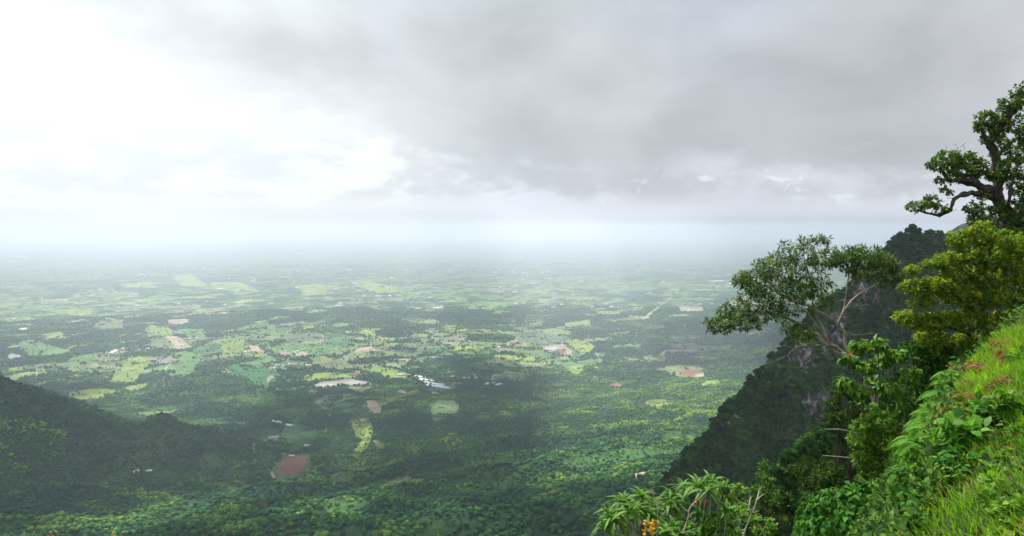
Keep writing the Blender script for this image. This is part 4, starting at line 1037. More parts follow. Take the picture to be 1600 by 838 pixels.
# dark shrubs on the drop behind
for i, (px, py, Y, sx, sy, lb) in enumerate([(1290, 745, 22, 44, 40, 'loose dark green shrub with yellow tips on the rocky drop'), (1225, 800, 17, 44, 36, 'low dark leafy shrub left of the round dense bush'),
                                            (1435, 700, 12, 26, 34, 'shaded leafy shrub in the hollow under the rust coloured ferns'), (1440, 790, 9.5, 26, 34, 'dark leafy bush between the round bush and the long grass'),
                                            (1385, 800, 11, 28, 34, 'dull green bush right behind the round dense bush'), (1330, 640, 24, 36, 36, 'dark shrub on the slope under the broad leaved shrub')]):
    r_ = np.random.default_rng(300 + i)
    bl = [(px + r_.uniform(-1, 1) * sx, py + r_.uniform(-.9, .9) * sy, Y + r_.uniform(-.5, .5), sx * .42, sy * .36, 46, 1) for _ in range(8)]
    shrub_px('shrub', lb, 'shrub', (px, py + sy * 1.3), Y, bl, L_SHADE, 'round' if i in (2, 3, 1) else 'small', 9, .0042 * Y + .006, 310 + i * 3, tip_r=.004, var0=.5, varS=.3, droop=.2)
# the young sapling with upright shoots
Y = 16
shrub_px('sapling', 'thin upright sapling with pointed leaves rising in front of the dark spur', 'sapling', (1200, 860), Y,
         [(1192, 735, Y, 7, 14, 12, 1), (1200, 752, Y, 12, 12, 16, 1), (1182, 768, Y, 12, 10, 14, 1), (1210, 780, Y, 14, 12, 16, 1), (1196, 725, Y, 3, 8, 6, 1), (1178, 790, Y, 14, 10, 12, 1)], L_FRESH, 'small', 7, .075, 61, tip_r=.004, var0=.25, varS=.3, skel_r=.015)
Y = 8.5
shrub_px('leafy_plant', 'small plant with pale rounded leaves beside the bare forked twig', 'plant', (1210, 860), Y,
         [(1178, 815, Y, 12, 10, 14, 1), (1200, 820, Y, 12, 10, 14, 1), (1190, 832, Y, 20, 8, 16, 1), (1150, 836, Y, 10, 6, 10, 1)], L_FRESH, 'round', 5, .055, 63, tip_r=.003, var0=.5, varS=.3, skel_r=.01)
shrub_px('leafy_plant', 'loose plant with light oval leaves between the strap leaved bush and the forked twig', 'plant', (1140, 860), Y,
         [(1133, 770, Y, 9, 5, 6, 1), (1152, 763, Y, 8, 5, 6, 1), (1142, 776, Y, 10, 4, 6, 1), (1128, 760, Y, 6, 4, 3, 1), (1160, 800, Y + .6, 16, 12, 12, 1)], L_FRESH, 'round', 5, .06, 65, tip_r=.003, var0=.55, varS=.3, skel_r=.008)

# strap leaved bush at the bottom of the picture: rosettes of long drooping leaves on bare forked stems
def strap_bush(name, label, ros, base, Y, seed, leafm=L_FRESH, size=.29, k=26, v0=.42):
    r = np.random.default_rng(seed); b = at(base[0], base[1], Y); b[2] = min(b[2], fg_h(b[0], b[1])) if fg_h(b[0], b[1]) > b[2] - 3 else b[2]
    root = empty(name, b); tag(root, label, 'bush'); w, l = Acc(), Acc()
    tips = np.array([at(x, y + 4, Y + dy) for x, y, dy in ros])
    sk = []; mids = {}
    for i, t in enumerate(tips):
        c = b + (t - b) * .45 + np.array([0, 0, .1]); m = b + (t - b) * .78 + r.normal(0, .03, 3)
        sk.append((np.array([b, (b * .4 + c * .6), c, m, t]), np.linspace(.016, .007, 5)))
    branching(sk, np.zeros((0, 3)), w, r)
    for t in tips:
        a = r.uniform(0, 6.28, k); e = r.uniform(-.25, 1.15, k)
        D = np.stack([np.cos(a) * np.cos(e), np.sin(a) * np.cos(e), np.sin(e)], 1)
        P = t + r.normal(0, .012, (k, 3)) + np.array([0, 0, .03])
        l.add(*place_leaves('lance', P, D, np.tile([0, 0, 1.0], (k, 1)) + r.normal(0, .12, (k, 3)), size * r.uniform(.6, 1.1, k) * (1 - .25 * np.clip(e, 0, 1)), r.normal(v0, .2, k)))
    w.build('stems', PALE_BARK, root, b, True); l.build('leaves', leafm, root, b)
strap_bush('strap_leaved_bush', 'bush of arching strap leaves on bare stems at the left end of the foreground', [(975, 785, 0), (1003, 778, .15), (990, 800, -.2), (958, 812, -.1), (1020, 792, .3), (965, 800, .2), (1012, 806, 0), (947, 824, -.1), (985, 815, .3)], (1000, 880), 8.0, 71)
strap_bush('strap_leaved_bush', 'taller strap leaved bush with forked pale stems in front of the dark spur', [(1090, 762, 0), (1112, 754, .1), (1052, 775, .1), (1068, 765, .3), (1103, 768, -.2), (1128, 762, .25), (1058, 790, .2), (1044, 788, -.1)], (1072, 880), 8.2, 73, k=24)
strap_bush('strap_leaved_bush', 'low strap leaved bush among the pale twigs at the bottom edge', [(1050, 822, 0), (1075, 818, .2), (1095, 806, .3), (1120, 806, .1), (1135, 800, 0), (1040, 834, -.2), (1100, 828, .1), (1065, 838, -.1), (1088, 845, 0), (1140, 822, .2), (1122, 832, .2), (1030, 812, .3)], (1090, 900), 7.8, 75, size=.24, v0=.36)

def twig(name, label, polys, Y, r0, seed, m=DEAD_WOOD, group=None):
    r = np.random.default_rng(seed); a = Acc(); o = at(polys[0][0][0], polys[0][0][1], Y)
    for i, p in enumerate(polys):
        P = at([q[0] for q in p], [q[1] for q in p], [Y + (q[2] if len(q) > 2 else 0) for q in p]); k = r0 * (1 if i == 0 else .65)
        v, f = cyl_np(wiggle(P, k * .6, r, len(p) * 4), np.linspace(k, k * .35, len(p) * 4), 6); a.add(v, f)
    ob = a.build(name, m, None, o, True); ob.location = o; tag(ob, label, 'twig', group)
twig('bare_twig', 'forked bare pale twig standing right of the strap leaved bushes', [[(1158, 860), (1164, 830), (1172, 808), (1175, 800), (1168, 790), (1158, 785), (1150, 780)], [(1170, 794), (1173, 775, .1), (1172, 768), (1166, 764)], [(1176, 801), (1182, 784), (1186, 765, .1), (1186, 756)],
      [(1181, 782), (1195, 772)], [(1165, 828), (1156, 828), (1154, 820)], [(1186, 765), (1192, 758)], [(1177, 801), (1186, 798)]], 7.6, .010, 81)
twig('bare_twig', 'forked pale stem with a red leaf in the middle of the strap leaved bushes', [[(1066, 850), (1068, 832), (1074, 815), (1076, 800), (1088, 784), (1100, 772), (1110, 762)], [(1076, 800), (1066, 792), (1058, 784)], [(1068, 832), (1060, 831)]], 7.7, .009, 82)
twig('bare_twig', 'straight pale mottled stick between the two strap leaved bushes', [[(1027, 860), (1027, 820), (1027, 790), (1022, 775), (1018, 762)], [(1027, 790), (1032, 778)], [(1028, 815), (1045, 792)]], 7.9, .008, 83)
twig('bare_twig', 'short y shaped pale twig above the low strap leaves', [[(1122, 800), (1122, 790), (1124, 780), (1128, 773)], [(1123, 782), (1119, 774)]], 7.9, .007, 84)
twig('bare_twig', 'thin pale twig crossing under the left strap leaved bush', [[(998, 810), (1008, 822), (1020, 838), (1024, 850)], [(968, 812), (964, 835)], [(986, 815), (992, 838)]], 7.8, .006, 85)
twig('dead_branch', 'long bare dead branch sticking out left above the rocks', [[(1372, 680, .5), (1335, 676, .2), (1312, 672), (1288, 671)]], 13.5, .017, 86)
twig('dead_branch', 'lower bare dead branch pointing left over the rocks', [[(1365, 728, .5), (1338, 717, .2), (1312, 714), (1285, 712)]], 13.5, .017, 87)
twig('dead_branch', 'curved bare branch leaning out of the rusty ferns', [[(1468, 705), (1446, 684), (1436, 675), (1420, 670), (1406, 661)], [(1440, 678), (1420, 684), (1402, 686)], [(1437, 675), (1440, 668)]], 9.2, .011, 88)
twig('dead_branch', 'thin bare branch reaching left below the leafy weeds', [[(1440, 735), (1424, 732), (1405, 731), (1386, 730)], [(1424, 732), (1420, 727)]], 9.0, .008, 89)
rt = np.random.default_rng(90)
twig('dead_twigs', 'tangle of dry reddish twigs hanging beside the long grass', [[(1422, 762), (1410, 758), (1400, 757)]] + [[(1420 + rt.uniform(-6, 10), 762 + rt.uniform(-8, 8)), (1420 + rt.uniform(-20, 20), 768 + rt.uniform(-10, 14), rt.uniform(-.2, .2)), (1420 + rt.uniform(-24, 26), 775 + rt.uniform(-20, 20), rt.uniform(-.2, .2))] for _ in range(26)], 8.2, .005, 91)
twig('dead_twigs', 'bunch of straw coloured stalks under the broad weed leaves', [[(1450, 722), (1460, 715), (1475, 705)]] + [[(1440 + rt.uniform(-8, 8), 735 + rt.uniform(-6, 10)), (1452 + rt.uniform(-6, 8), 724 + rt.uniform(-6, 8)), (1470 + rt.uniform(-12, 10), 712 + rt.uniform(-10, 14))] for _ in range(14)], 8.4, .004, 92)
twig('dead_twigs', 'bare thin twigs poking out at the right edge above the bank', [[(1600, 545, .3), (1590, 520), (1580, 505), (1572, 495)], [(1590, 520), (1578, 524), (1560, 505)], [(1596, 535), (1588, 500, .2), (1592, 488)], [(1604, 530), (1580, 512), (1566, 516)]], 9.4, .007, 93)

def speckle(name, label, cat, px, py, Y, n, rad, kind, size, m, seed):
    r = np.random.default_rng(seed); a = Acc(); c = at(px, py, Y); P = c + r.normal(0, rad, (n, 3))
    a.add(*place_leaves(kind, P, rand_unit(r, n) + np.array([0, 0, .3]), rand_unit(r, n) + np.array([0, 0, 1]), size * r.uniform(.7, 1.2, n), r.random(n)))
    v, f = cyl_np(np.array([c + [0, 0, -rad * 3.0], c, c + [0, 0, rad]]), [.006, .005, .003], 5); a.add(v, f)
    o = a.build(name, m, None, c); o.location = c; tag(o, label, cat)
speckle('orange_plant', 'orange yellow leaved plant among the left strap leaves at the bottom', 'plant', 1018, 826, 7.5, 50, .038, 'round', .04, L_ORANGE, 101)
speckle('orange_leaf', 'single orange leaf poking up at the bottom left corner', 'leaf', 80, 834, 5.0, 5, .012, 'round', .03, L_ORANGE, 102)
speckle('orange_leaf', 'small orange leaf tip at the bottom edge right of the other one', 'leaf', 177, 836, 5.0, 4, .008, 'round', .022, L_ORANGE, 103)
speckle('red_leaf', 'tiny red leaf on the forked pale stem', 'leaf', 1089, 783, 7.65, 5, .012, 'round', .035, L_RED, 104)
speckle('red_leaf', 'small orange red leaf right of the forked pale stem', 'leaf', 1102, 785, 7.7, 4, .010, 'round', .03, L_RED, 105)
speckle('red_leaf', 'red flower speck in the dark hollow beside the ferns', 'flower', 1427, 648, 10.2, 3, .010, 'round', .03, L_RED, 106)
speckle('red_leaf', 'orange dead leaf at the base of the leaning tree', 'leaf', 1328, 551, 11.7, 5, .014, 'round', .045, L_RED, 107)

# the dense rounded bush
def dome():
    r = np.random.default_rng(111); Y = 9.5; c = at(1325, 838, Y); R = np.array([.66, .6, .64]); root = empty('round_bush', (c[0], c[1], fg_h(c[0], c[1])))
    tag(root, 'dense rounded bush of overlapping pointed deep green leaves', 'bush'); l, w = Acc(), Acc(); o = np.array(root.location)
    n = 3600; d = rand_unit(r, n); d[:, 2] = np.abs(d[:, 2]) * 1.1 - .25; d = nrmz(d)
    lump = 1 + .34 * (fbm(d[:, 0] * 2.2 + 5, d[:, 2] * 2.2 + d[:, 1] * 1.7, 3, 7) - .5)
    P = c + d * R * lump[:, None] * r.uniform(.80, 1.02, (n, 1))
    P2 = c + np.array([.42, .25, .22]) + d * R * .62 * lump[:, None] * r.uniform(.85, 1.04, (n, 1)); sel = r.random(n) < .42; P = np.where(sel[:, None], P2, P)
    D = nrmz(d * .55 + np.array([0, 0, -.75]) + r.normal(0, .33, (n, 3)))
    l.add(*place_leaves('heart', P, D, d + r.normal(0, .2, (n, 3)), .088 * r.uniform(.6, 1.25, n), r.normal(.5, .2, n)))
    for i in range(30):
        q = P[r.integers(n)]; v, f = cyl_np(wiggle(np.array([o, (o + q) / 2 + r.normal(0, .05, 3), q]), .02, r, 8), np.linspace(.014, .004, 8), 5); w.add(v, f)
    w.build('stems', DARK_BARK, root, o, True); l.build('leaves', L_DEEP, root, o)
dome()

# ---- ferns
def fern(name, label, P0, nf, L, r, m=L_FERN, group=None, cat='fern', az0=None):
    root = empty(name, P0); tag(root, label, cat, group); l = Acc(); o = np.asarray(P0, float)
    for i in range(nf):
        a = (r.uniform(0, 6.28) if az0 is None else az0 + r.normal(0, .8)); Lf = L * r.uniform(.7, 1.15); n = 22; t = np.linspace(0, 1, n)
        hx = np.array([math.cos(a), math.sin(a), 0]); up = r.uniform(.5, 1.0)
        Q = o + Lf * (t[:, None] * hx * .85 + np.array([0, 0, 1]) * (up * t - 1.0 * t ** 2)[:, None])
        v, f = cyl_np(Q, np.linspace(.004, .001, n), 3); l.add(v, f, .3)
        T = nrmz(np.gradient(Q, axis=0)); side = nrmz(np.cross(T, [0, 0, 1.0])); w = .30 * Lf * np.sin(np.pi * np.clip(.12 + .88 * t, 0, 1)) ** .9
        for s in (-1, 1):
            D = side * s + T * .35 + np.array([0, 0, -.15]); l.add(*place_leaves('narrow', Q[2:], D[2:], np.tile([0, 0, 1.0], (n - 2, 1)), w[2:] * .85 + .01, np.clip(r.normal(.5, .12, n - 2), 0, 1)))
    l.build('fronds', m, root, o)
rf = np.random.default_rng(120); fg_ = 'green ferns along the left edge of the grassy bank'
for px, py in [(1478, 592), (1492, 600), (1470, 610), (1486, 618), (1462, 625), (1478, 632), (1456, 645), (1470, 652), (1452, 662), (1464, 672), (1446, 700), (1438, 690), (1500, 588), (1455, 610)]:
    P, ok = ground_pts(px, py + 8); p = P[0]
    fern('fern', 'bright green fern with arching fronds on the left edge of the grassy bank', p + [0, 0, .02], 9, .34, rf, group=fg_, az0=math.radians(200))
gr_ = 'rust coloured dead ferns on the bank'
for i in range(60):
    t = rf.random(); px = 1470 + 90 * t + rf.normal(0, 9); py = 680 - 62 * t + rf.normal(0, 14)
    P, ok = ground_pts(px, py)
    fern('dead_fern', 'dry rust brown fern fronds lying on the grassy bank', P[0] + [0, 0, .04], 8, .16, rf, L_RUST, gr_, 'dead fern', math.radians(220))
for px, py in [(1530, 580), (1538, 586), (1570, 603), (1578, 608), (1572, 560), (1586, 562), (1580, 575), (1556, 617), (1565, 545), (1505, 582)]:
    P, ok = ground_pts(px, py)
    fern('dead_fern', 'dry rust brown fern fronds lying on the grassy bank', P[0] + [0, 0, .06], 9, .19, rf, L_RUST, gr_, 'dead fern', math.radians(220))

# ---- weeds on the bank
rw = np.random.default_rng(130)
def weed(label, px, py, n, size, stem, kind='round', m=L_FRESH, v0=.5, group=None, name='weed'):
    P, ok = ground_pts(px, py); p = P[0]; root = empty(name, p); tag(root, label, 'weed', group); l, w = Acc(), Acc()
    for i in range(n):
        a = rw.uniform(0, 6.28); q = p + np.array([math.cos(a) * stem * rw.uniform(.1, .8), math.sin(a) * stem * rw.uniform(.1, .8), stem * rw.uniform(.5, 1.1)])
        v, f = cyl_np(np.array([p, (p + q) / 2 + [0, 0, stem * .15], q]), [.004, .003, .002], 4); w.add(v, f)
        k = 7; D = rand_unit(rw, k) + np.array([0, 0, .25]); l.add(*place_leaves(kind, np.tile(q, (k, 1)) + rw.normal(0, size * .2, (k, 3)), D, np.tile([0, 0, 1.0], (k, 1)) + rw.normal(0, .3, (k, 3)), size * rw.uniform(.6, 1.2, k), rw.normal(v0, .2, k)))
    w.build('stems', L_SHADE, root, p); l.build('leaves', m, root, p)
weed('large leafy weed with broad bright leaves at the foot of the rusty ferns', 1500, 710, 16, .12, .22, 'round', L_FERN, .45)
weed('leafy weed with long pointed leaves beside the straw coloured stalks', 1482, 718, 12, .10, .2, 'narrow', L_FERN, .4)
weed('broad leaved weed on the shaded side of the dead branch tip', 1462, 700, 10, .08, .16)
weed('pale green weed cut by the right edge above the long grass', 1592, 575, 12, .085, .14, 'round', L_FRESH, .6)
weed('bright star shaped weed in the middle of the yellow grass', 1552, 775, 9, .075, .12, 'round', L_FRESH, .8)
gw = 'small leafy weeds scattered through the grass bank'
for px, py in [(1446, 752), (1462, 760), (1478, 742), (1492, 750), (1455, 740), (1470, 775), (1440, 775), (1585, 740), (1575, 700), (1560, 720), (1588, 690), (1545, 742), (1562, 806), (1580, 812), (1592, 800), (1575, 826), (1555, 820), (1590, 776), (1540, 800), (1530, 670), (1595, 650),
               (1512, 735), (1500, 760), (1450, 790), (1430, 812), (1422, 830), (1410, 815), (1585, 845), (1560, 850), (1520, 690), (1436, 722), (1420, 700), (1430, 740), (1448, 728), (1466, 730)]:
    weed('small leafy green weed growing in the grass bank', px, py, 6, rw.uniform(.035, .06), rw.uniform(.06, .12), 'round', L_DEEP if px < 1500 and rw.random() < .6 else L_FRESH, rw.uniform(.4, .7), gw)

for px, py in [(1412, 770), (1425, 782), (1408, 800), (1440, 800), (1418, 825), (1436, 765), (1452, 775), (1400, 838), (1470, 735), (1486, 756), (1445, 735), (1500, 745), (1430, 838), (1415, 752), (1455, 715), (1478, 690), (1520, 655), (1545, 668), (1570, 655)]:
    weed('small leafy green weed growing in the grass bank', px, py, 10, rw.uniform(.06, .085), rw.uniform(.12, .2), 'round' if rw.random() < .7 else 'narrow', L_FRESH if rw.random() < .6 else L_DEEP, rw.uniform(.35, .6), gw)

# ---- grass
def grass():
    r = np.random.default_rng(140)
    n = 230000; y = r.uniform(2.8, 15, n) ** 1.0; x = XE(y) - .55 + r.random(n) ** 1.15 * 6.0
    z = fg_h(x, y); P = np.stack([x, y, z], 1); px, py = proj(P)
    tuft = fbm(x / .35, y / .35, 3, 601); big = fbm(x / 1.1, y / 1.1, 3, 607)
    cl = sstep(py, 735, 800)         # tall yellow grass low on the bank
    keep = (px < 1640) & (px > 1390) & (py < 960) & (r.random(n) < .25 + 1.6 * (tuft - .3)) & (r.random(n) < np.clip(.25 + (13 - y) / 10, .22, 1))
    rustd = np.exp(-(((px - 1515) * .82 + (py - 648) * .57) / 62) ** 2 - ((-(px - 1515) * .57 + (py - 648) * .82) / 20) ** 2); keep &= r.random(n) > np.clip(rustd * 1.25, 0, .97)
    hollow = np.exp(-((px - 1478) / 34) ** 2 - ((py - 745) / 24) ** 2); keep &= r.random(n) > hollow
    hollow = np.exp(-((px - 1540) / 30) ** 2 - ((py - 722) / 8) ** 2); keep &= r.random(n) > hollow * .9
    lim = np.interp(py, [540, 575, 600, 660, 740, 838, 960], [1530, 1500, 1482, 1486, 1466, 1428, 1390]) + 26 * (fbm(x / .4, y / .4, 3, 651) - .5)
    keep &= (px > lim) | (r.random(n) < .10)
    P, px, py, tuft, big, x, y = P[keep], px[keep], py[keep], tuft[keep], big[keep], x[keep], y[keep]; n = len(P); print('grass', n)
    long_ = sstep(big, .42, .62) * (y < 9.2)
    L = (.07 + .06 * r.random(n)) * (1 + 1.2 * long_ * r.random(n)) * np.where(y > 8.5, .75, 1)
    base_dir = 2.6 + 1.8 * (fbm(x / .5, y / .5, 2, 611) - .5) * 2
    a = base_dir + r.normal(0, .75, n); lean = r.uniform(.25, 1.0, n)
    h = np.stack([np.cos(a), np.sin(a), 0 * a], 1); side = np.stack([-np.sin(a), np.cos(a), 0 * a], 1)
    w = (.0028 + .0022 * r.random(n)) * (1 + .5 * long_)
    V = []
    for i, t in enumerate((0, .35, .7, 1.0)):
        c = P + L[:, None] * (h * (lean * t ** 1.6)[:, None] + np.array([0, 0, 1]) * (t * (1 - .42 * lean * t))[:, None])
        ww = w * (1, .95, .6, .0)[i]
        if i < 3: V += [c - side * ww[:, None], c + side * ww[:, None]]
        else: V += [c]
    V = np.stack(V, 1); f4 = np.array([(0, 1, 3, 2), (2, 3, 5, 4)]); f3 = np.array([(4, 5, 6)])
    o = (np.arange(n) * 7)[:, None, None]
    var = np.clip(.50 + .9 * (fbm(x / .9, y / .9, 3, 621) - .5) + r.normal(0, .13, n) + .10 * cl[keep] - .12 * (y > 8), .22, 1)
    dry = r.random(n) < (.05 + .30 * sstep(fbm(x / .6, y / .6, 3, 631), .56, .70)); var = np.where(dry, r.uniform(0, .25, n), var)
    me = mesh_np('grass', V.reshape(-1, 3), [(f4[None] + o).reshape(-1, 4), (f3[None] + o).reshape(-1, 3)], {'var': np.repeat(var, 7)})
    tag(link('grass', me, None, L_GRASS), 'bright yellow green grass covering the sloping bank', 'grass', None, 'stuff')
grass()
L_UNDER = leaf_mat('undergrowth_leaf', [(0, (.02, .055, .012)), (.5, (.055, .135, .020)), (.85, (.11, .23, .028)), (1, (.22, .30, .04))], .30, .7, .10)
def undergrowth():
    """ground cover on the shaded slope left of the grass"""
    r = np.random.default_rng(150); n = 110000; y = np.where(r.random(n) < .35, r.uniform(3, 12, n), r.uniform(4, 34, n)); x = XE(y) + 1.6 - r.random(n) * 9
    P = np.stack([x, y, fg_h(x, y)], 1); px, py = proj(P); keep = (px > 1100) & (px < 1640) & (py < 900) & ((x < XE(y)) | (px < np.interp(py, [540, 575, 600, 660, 740, 838, 960], [1530, 1500, 1482, 1486, 1466, 1428, 1390]) + 12))
    P, x, y = P[keep], x[keep], y[keep]; n = len(P); P[:, 2] += r.uniform(0, .30, n) * (.3 + fbm(x / .7, y / .7, 3, 641))
    a = Acc(); S = (.03 + .0035 * y) * r.uniform(.6, 1.3, n)
    a.add(*place_leaves('round', P, rand_unit(r, n) + np.array([-.3, -.1, -.1]), np.tile([-.5, -.4, .8], (n, 1)) + r.normal(0, .4, (n, 3)), S, .42 + .9 * (fbm(x / .8, y / .8, 3, 645) - .5) + r.normal(0, .2, n)))
    o = a.build('undergrowth', L_UNDER); tag(o, 'tangled leafy undergrowth covering the shaded slope beside the grass', 'undergrowth', None, 'stuff')
undergrowth()

# ------------------------------------------------------------------ pylons, houses, sheds, tracks in the valley
STEEL = plain('galvanised_steel', (.55, .57, .58), .5, .4, .05)
def pylon_mesh():
    H = 46.0; B, Cg, A = Acc(), Acc(), Acc()
    def bar(acc, p, q, r=.32): v, f = cyl_np(np.array([p, q], float), [r, r], 4); acc.add(v, f)
    lv = [(0, 4.6), (12, 3.2), (24, 1.9), (33, 1.2), (40, .95), (46, .3)]
    cor = lambda z, w: [np.array([sx * w, sy * w, z]) for sx, sy in ((-1, -1), (1, -1), (1, 1), (-1, 1))]
    for (z0, w0), (z1, w1) in zip(lv[:-1], lv[1:]):
        a, b = cor(z0, w0), cor(z1, w1)
        for i in range(4):
            bar(B, a[i], b[i], .40); bar(Cg, a[i], b[(i + 1) % 4], .2); bar(Cg, a[(i + 1) % 4], b[i], .2); bar(Cg, b[i], b[(i + 1) % 4], .2)
    for z, L in ((33, 8.5), (38, 7), (43, 5.2)):
        for s in (-1, 1):
            bar(A, (0, -.9, z), (s * L, 0, z), .28); bar(A, (0, .9, z), (s * L, 0, z), .28); bar(A, (0, 0, z + 2.2), (s * L, 0, z), .24); bar(A, (s * L, 0, z), (s * L, 0, z - 2.2), .22)
    def me(acc, nm):
        m = mesh_np(nm, np.concatenate(acc.V), [np.concatenate(v) for v in acc.F.values()]); m.materials.append(STEEL); return m
    return me(B, 'leg_frame'), me(Cg, 'bracing'), me(A, 'cross_arms')
PY = pylon_mesh()
for i, (px, py) in enumerate([(47, 508), (189, 538), (366, 544), (453, 556), (554, 556), (657, 553), (756, 549), (816, 544), (920, 534), (994, 528), (1070, 516), (1040, 505)]):
    p = on_terrain(px, py)[0]; rt_ = empty('pylon', p - np.array([0, 0, .5])); rt_.rotation_euler = (0, 0, math.radians(80))
    tag(rt_, 'grey steel lattice power pylon standing on the plain', 'pylon', 'power pylons crossing the plain')
    for nm, me in zip(('leg_frame', 'bracing', 'cross_arms'), PY):
        o = bpy.data.objects.new(nm, me); COL.objects.link(o); o.parent = rt_

WALL = plain('whitewashed_wall', (.66, .64, .58), .8, .2, .1, .3); R_TIN = plain('tin_roof', (.70, .72, .74), .45, .4, .12, .2); R_TILE = plain('clay_tile_roof', (.34, .15, .10), .85, .1, .2, .4); R_GREY = plain('grey_roof', (.42, .43, .44), .7, .2, .12, .2)
GLASSM = plain('dark_window', (.05, .06, .07), .3, .5, .05)
def house_mesh(L, W, H, R, name='house'):
    hx, hy = L / 2, W / 2; e = .8; t = .35
    V = [(-hx, -hy, 0), (hx, -hy, 0), (hx, hy, 0), (-hx, hy, 0), (-hx, -hy, H), (hx, -hy, H), (hx, hy, H), (-hx, hy, H), (-hx, 0, H + R), (hx, 0, H + R)]
    wf = [(0, 1, 5, 4), (2, 3, 7, 6)]; w5 = [(1, 2, 6, 9, 5), (3, 0, 4, 8, 7)]
    hr = H + R + .3; he = H - e * R / hy + .3
    RV = [(-hx - e, -hy - e, he), (hx + e, -hy - e, he), (hx + e, 0, hr), (-hx - e, 0, hr), (hx + e, hy + e, he), (-hx - e, hy + e, he)]
    RV2 = [(a, b, c - t) for a, b, c in RV]; n = len(V); V2 = V + RV + RV2
    a = n; b = n + 6
    rf_ = [(a, a + 1, a + 2, a + 3), (a + 3, a + 2, a + 4, a + 5), (b + 3, b + 2, b + 1, b), (b + 5, b + 4, b + 2, b + 3), (a + 1, a, b, b + 1), (a + 5, a + 4, b + 4, b + 5), (a + 2, a + 1, b + 1, b + 2), (a, a + 3, b + 3, b), (a + 4, a + 2, b + 2, b + 4), (a + 3, a + 5, b + 5, b + 3)]
    wn = []
    m = len(V2)
    for s in (-1, 1):
        for x0 in np.arange(-hx + 1.5, hx - 1.5, 3.2):
            y = s * (hy + .04); q = [(x0, y, 1.1), (x0 + 1.3, y, 1.1), (x0 + 1.3, y, 2.3), (x0, y, 2.3)]
            V2 += q; wn.append(tuple(range(m, m + 4)) if s < 0 else tuple(range(m + 3, m - 1, -1))); m += 4
    F4 = np.array(wf + rf_ + wn); mi = np.array([0] * 2 + [1] * 10 + [2] * len(wn) + [0, 0])
    return mesh_np(name, np.array(V2, float), [F4, np.array(w5)], None, mi)
HM = []
for (L, W, H, R) in ((12, 8, 3.5, 2.2), (18, 9, 4, 2.6), (10, 10, 6, 2.5), (26, 12, 5, 2.5)):
    for rm in (R_TIN, R_TILE, R_GREY):
        me = house_mesh(L, W, H, R); me.materials.append(WALL); me.materials.append(rm); me.materials.append(GLASSM); HM.append(me)
rh = np.random.default_rng(160)
VILL = [(35, 500, 20, 8, 7), (110, 525, 30, 6, 5), (185, 552, 14, 6, 6), (235, 545, 26, 6, 10), (283, 532, 20, 8, 9), (330, 520, 24, 6, 7), (395, 548, 26, 5, 6), (430, 572, 30, 5, 9), (475, 572, 22, 4, 6), (450, 551, 22, 4, 7), (590, 547, 20, 4, 7), (560, 586, 16, 4, 8), (630, 612, 10, 4, 4),
        (485, 614, 8, 4, 4), (730, 592, 18, 8, 9), (765, 600, 14, 6, 5), (780, 545, 12, 6, 5), (865, 548, 22, 6, 10), (830, 574, 20, 6, 4), (905, 565, 10, 4, 3), (650, 522, 26, 8, 8), (720, 536, 30, 6, 6), (340, 560, 16, 4, 4), (420, 690, 30, 10, 3), (690, 614, 8, 4, 3),
        (480, 436, 120, 14, 16), (800, 425, 60, 4, 16), (1010, 418, 80, 5, 16), (1060, 408, 90, 6, 8), (560, 420, 120, 10, 12), (300, 420, 120, 14, 14), (120, 450, 90, 14, 10), (700, 465, 60, 8, 6), (920, 470, 60, 10, 6), (560, 480, 80, 12, 8), (940, 580, 50, 16, 4), (60, 540, 40, 10, 4), (170, 490, 40, 10, 5)]
cnt = 0
for (cx, cy, rx, ry, n) in VILL:
    q = on_terrain(cx + rh.normal(0, .5, n) * rx, np.maximum(cy + rh.normal(0, .5, n) * ry, 385))
    for p in q:
        k = rh.integers(0, len(HM)); o = bpy.data.objects.new('house', HM[k]); COL.objects.link(o)
        o.location = (p[0], p[1], p[2] - .3); o.rotation_euler = (0, 0, rh.uniform(0, 3.14)); sc_ = 1.15 + .25 * (p[1] > 7000) + .5 * (p[1] > 9500); o.scale = (sc_,) * 3
        tag(o, 'small white walled house with a pitched roof in the valley', 'house', 'village houses scattered over the plain'); cnt += 1
print('houses', cnt)
def far_houses():
    r = np.random.default_rng(170); n = 480; cx = r.uniform(0, 1160, n); cy = 392 + 90 * r.random(n) ** .8
    cl = fbm(cx / 60, cy / 9, 3, 701) > .52; p = on_terrain(cx[cl], cy[cl]); n = len(p); s = 1.3 + .00012 * p[:, 1]
    gn_scatter('distant_houses', p, r.integers(0, len(HM), n), np.stack([s, s, s], 1), np.stack([0 * s, 0 * s, r.uniform(0, 3.1, n)], 1), 0 * s, proto_coll('distant_house', HM), 'countless tiny pale houses of the far hazy plain', 'houses')
far_houses()
def shed(px0, py0, px1, py1, width, label, roof=R_GREY, H=4.0, name='long_shed', group=None):
    a, b = on_terrain([px0, px1], [py0, py1]); L = float(np.linalg.norm((b - a)[:2])); c = (a + b) / 2
    me = house_mesh(max(L, 14), width, H, width * .16, name); me.materials.append(WALL); me.materials.append(roof); me.materials.append(GLASSM)
    o = bpy.data.objects.new(name, me); COL.objects.link(o); o.location = (c[0], c[1], height(c[0], c[1]) - .5); o.rotation_euler = (0, 0, math.atan2(b[1] - a[1], b[0] - a[0])); tag(o, label, 'shed', group)
g = 'long parallel grey farm sheds in the middle of the plain'
for i in range(4): shed(650 + i * 6, 589 + i * 4.6, 676 + i * 9, 593.5 + i * 4.6, 26, 'long grey roofed farm shed in the row in mid valley', R_TIN, 4, 'long_shed', g)
shed(622, 586, 634, 587, 30, 'broad grey roofed shed left of the row of long sheds', R_GREY)
g2 = 'pair of long grey sheds among the dark trees'
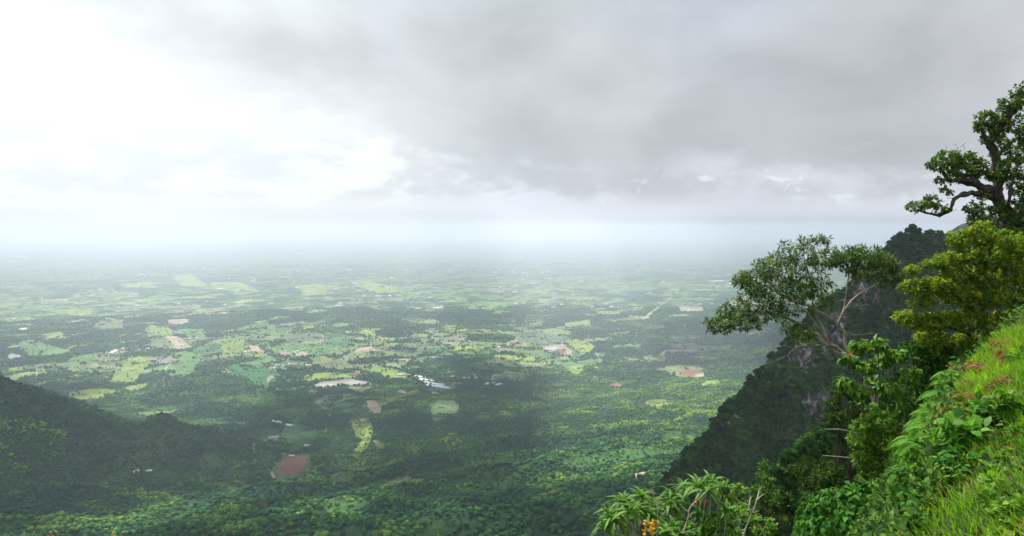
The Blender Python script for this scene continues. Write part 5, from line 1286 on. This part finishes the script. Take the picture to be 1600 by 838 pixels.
shed(420, 658, 438, 662, 16, 'long low grey shed among dark trees below the red earth field', R_TIN, 4, 'long_shed', g2); shed(438, 663, 457, 666, 16, 'long low grey shed among dark trees below the red earth field', R_TIN, 4, 'long_shed', g2)
shed(228, 736, 237, 737, 9, 'small white hut in the forest of the near left valley', R_TIN, 3, 'hut'); shed(210, 738, 214, 737, 7, 'tiny pale hut left of the white hut in the left valley', R_TIN, 3, 'hut')
shed(478, 697, 481, 697, 9, 'lone white roofed hut above the red earth clearing', R_TIN, 3, 'hut'); shed(453, 713, 459, 713, 8, 'white building on the far edge of the red earth clearing', R_TIN, 3, 'hut')
shed(30, 517, 41, 516, 50, 'large white roofed hall at the left end of the plain', R_TIN, 8, 'hall'); shed(172, 554, 180, 549, 30, 'white roofed factory beside the left green fields', R_TIN, 6, 'hall')
shed(1110, 441, 1130, 440, 60, 'long pale warehouse left of the leaning tree crown', R_TIN, 8, 'warehouse'); shed(1138, 446, 1146, 443, 60, 'short pale warehouse at the tip of the leaning tree crown', R_TIN, 8, 'warehouse')
shed(944, 376, 951, 376, 120, 'bright distant hall near the horizon right of centre', R_TIN, 14, 'hall'); shed(955, 376, 961, 376, 120, 'bright distant hall right of the other one near the horizon', R_TIN, 14, 'hall')
shed(676, 484, 690, 482, 50, 'pale flat roofed works on the hazy plain', R_TIN, 8, 'works')
shed(540, 521, 548, 520, 30, 'white roofed barn left of the central villages', R_TIN, 6, 'barn'); shed(1000, 500, 1012, 498, 40, 'grey works beside the bare ground right of centre', R_GREY, 6, 'works')
EARTH = plain('track_earth', (.36, .31, .23), .95, .1, .15, .05)
def track(pts, w):
    P = on_terrain([p[0] for p in pts], [p[1] for p in pts]); P = interp_poly(P, 60); d = np.gradient(P[:, :2], axis=0); d /= np.linalg.norm(d, axis=1)[:, None]; nn = np.stack([-d[:, 1], d[:, 0]], 1)
    wv = 6 * (fbm(np.arange(60) / 7.0, np.zeros(60) + pts[0][0], 2, 9) - .5)[:, None]; A = P[:, :2] + nn * (w + wv); B = P[:, :2] + nn * (-w + wv)
    V = np.concatenate([np.stack([Q[:, 0], Q[:, 1], height(Q[:, 0], Q[:, 1]) + 1.2], 1) for Q in (A, B)]); i = np.arange(59)
    me = mesh_np('dirt_track', V, [np.stack([i, i + 1, i + 61, i + 60], 1)]); link('dirt_track', me, None, EARTH)['kind'] = 'structure'
track([(490, 618), (500, 632), (512, 645), (519, 656)], 5); track([(272, 562), (258, 578), (255, 598), (256, 612)], 5); track([(505, 522), (500, 540)], 5); track([(828, 608), (836, 618)], 5); track([(512, 656), (508, 675)], 3.5)
track([(860, 515), (940, 498), (1010, 494)], 7); track([(430, 750), (400, 722), (396, 690)], 3); track([(284, 506), (296, 499)], 8)
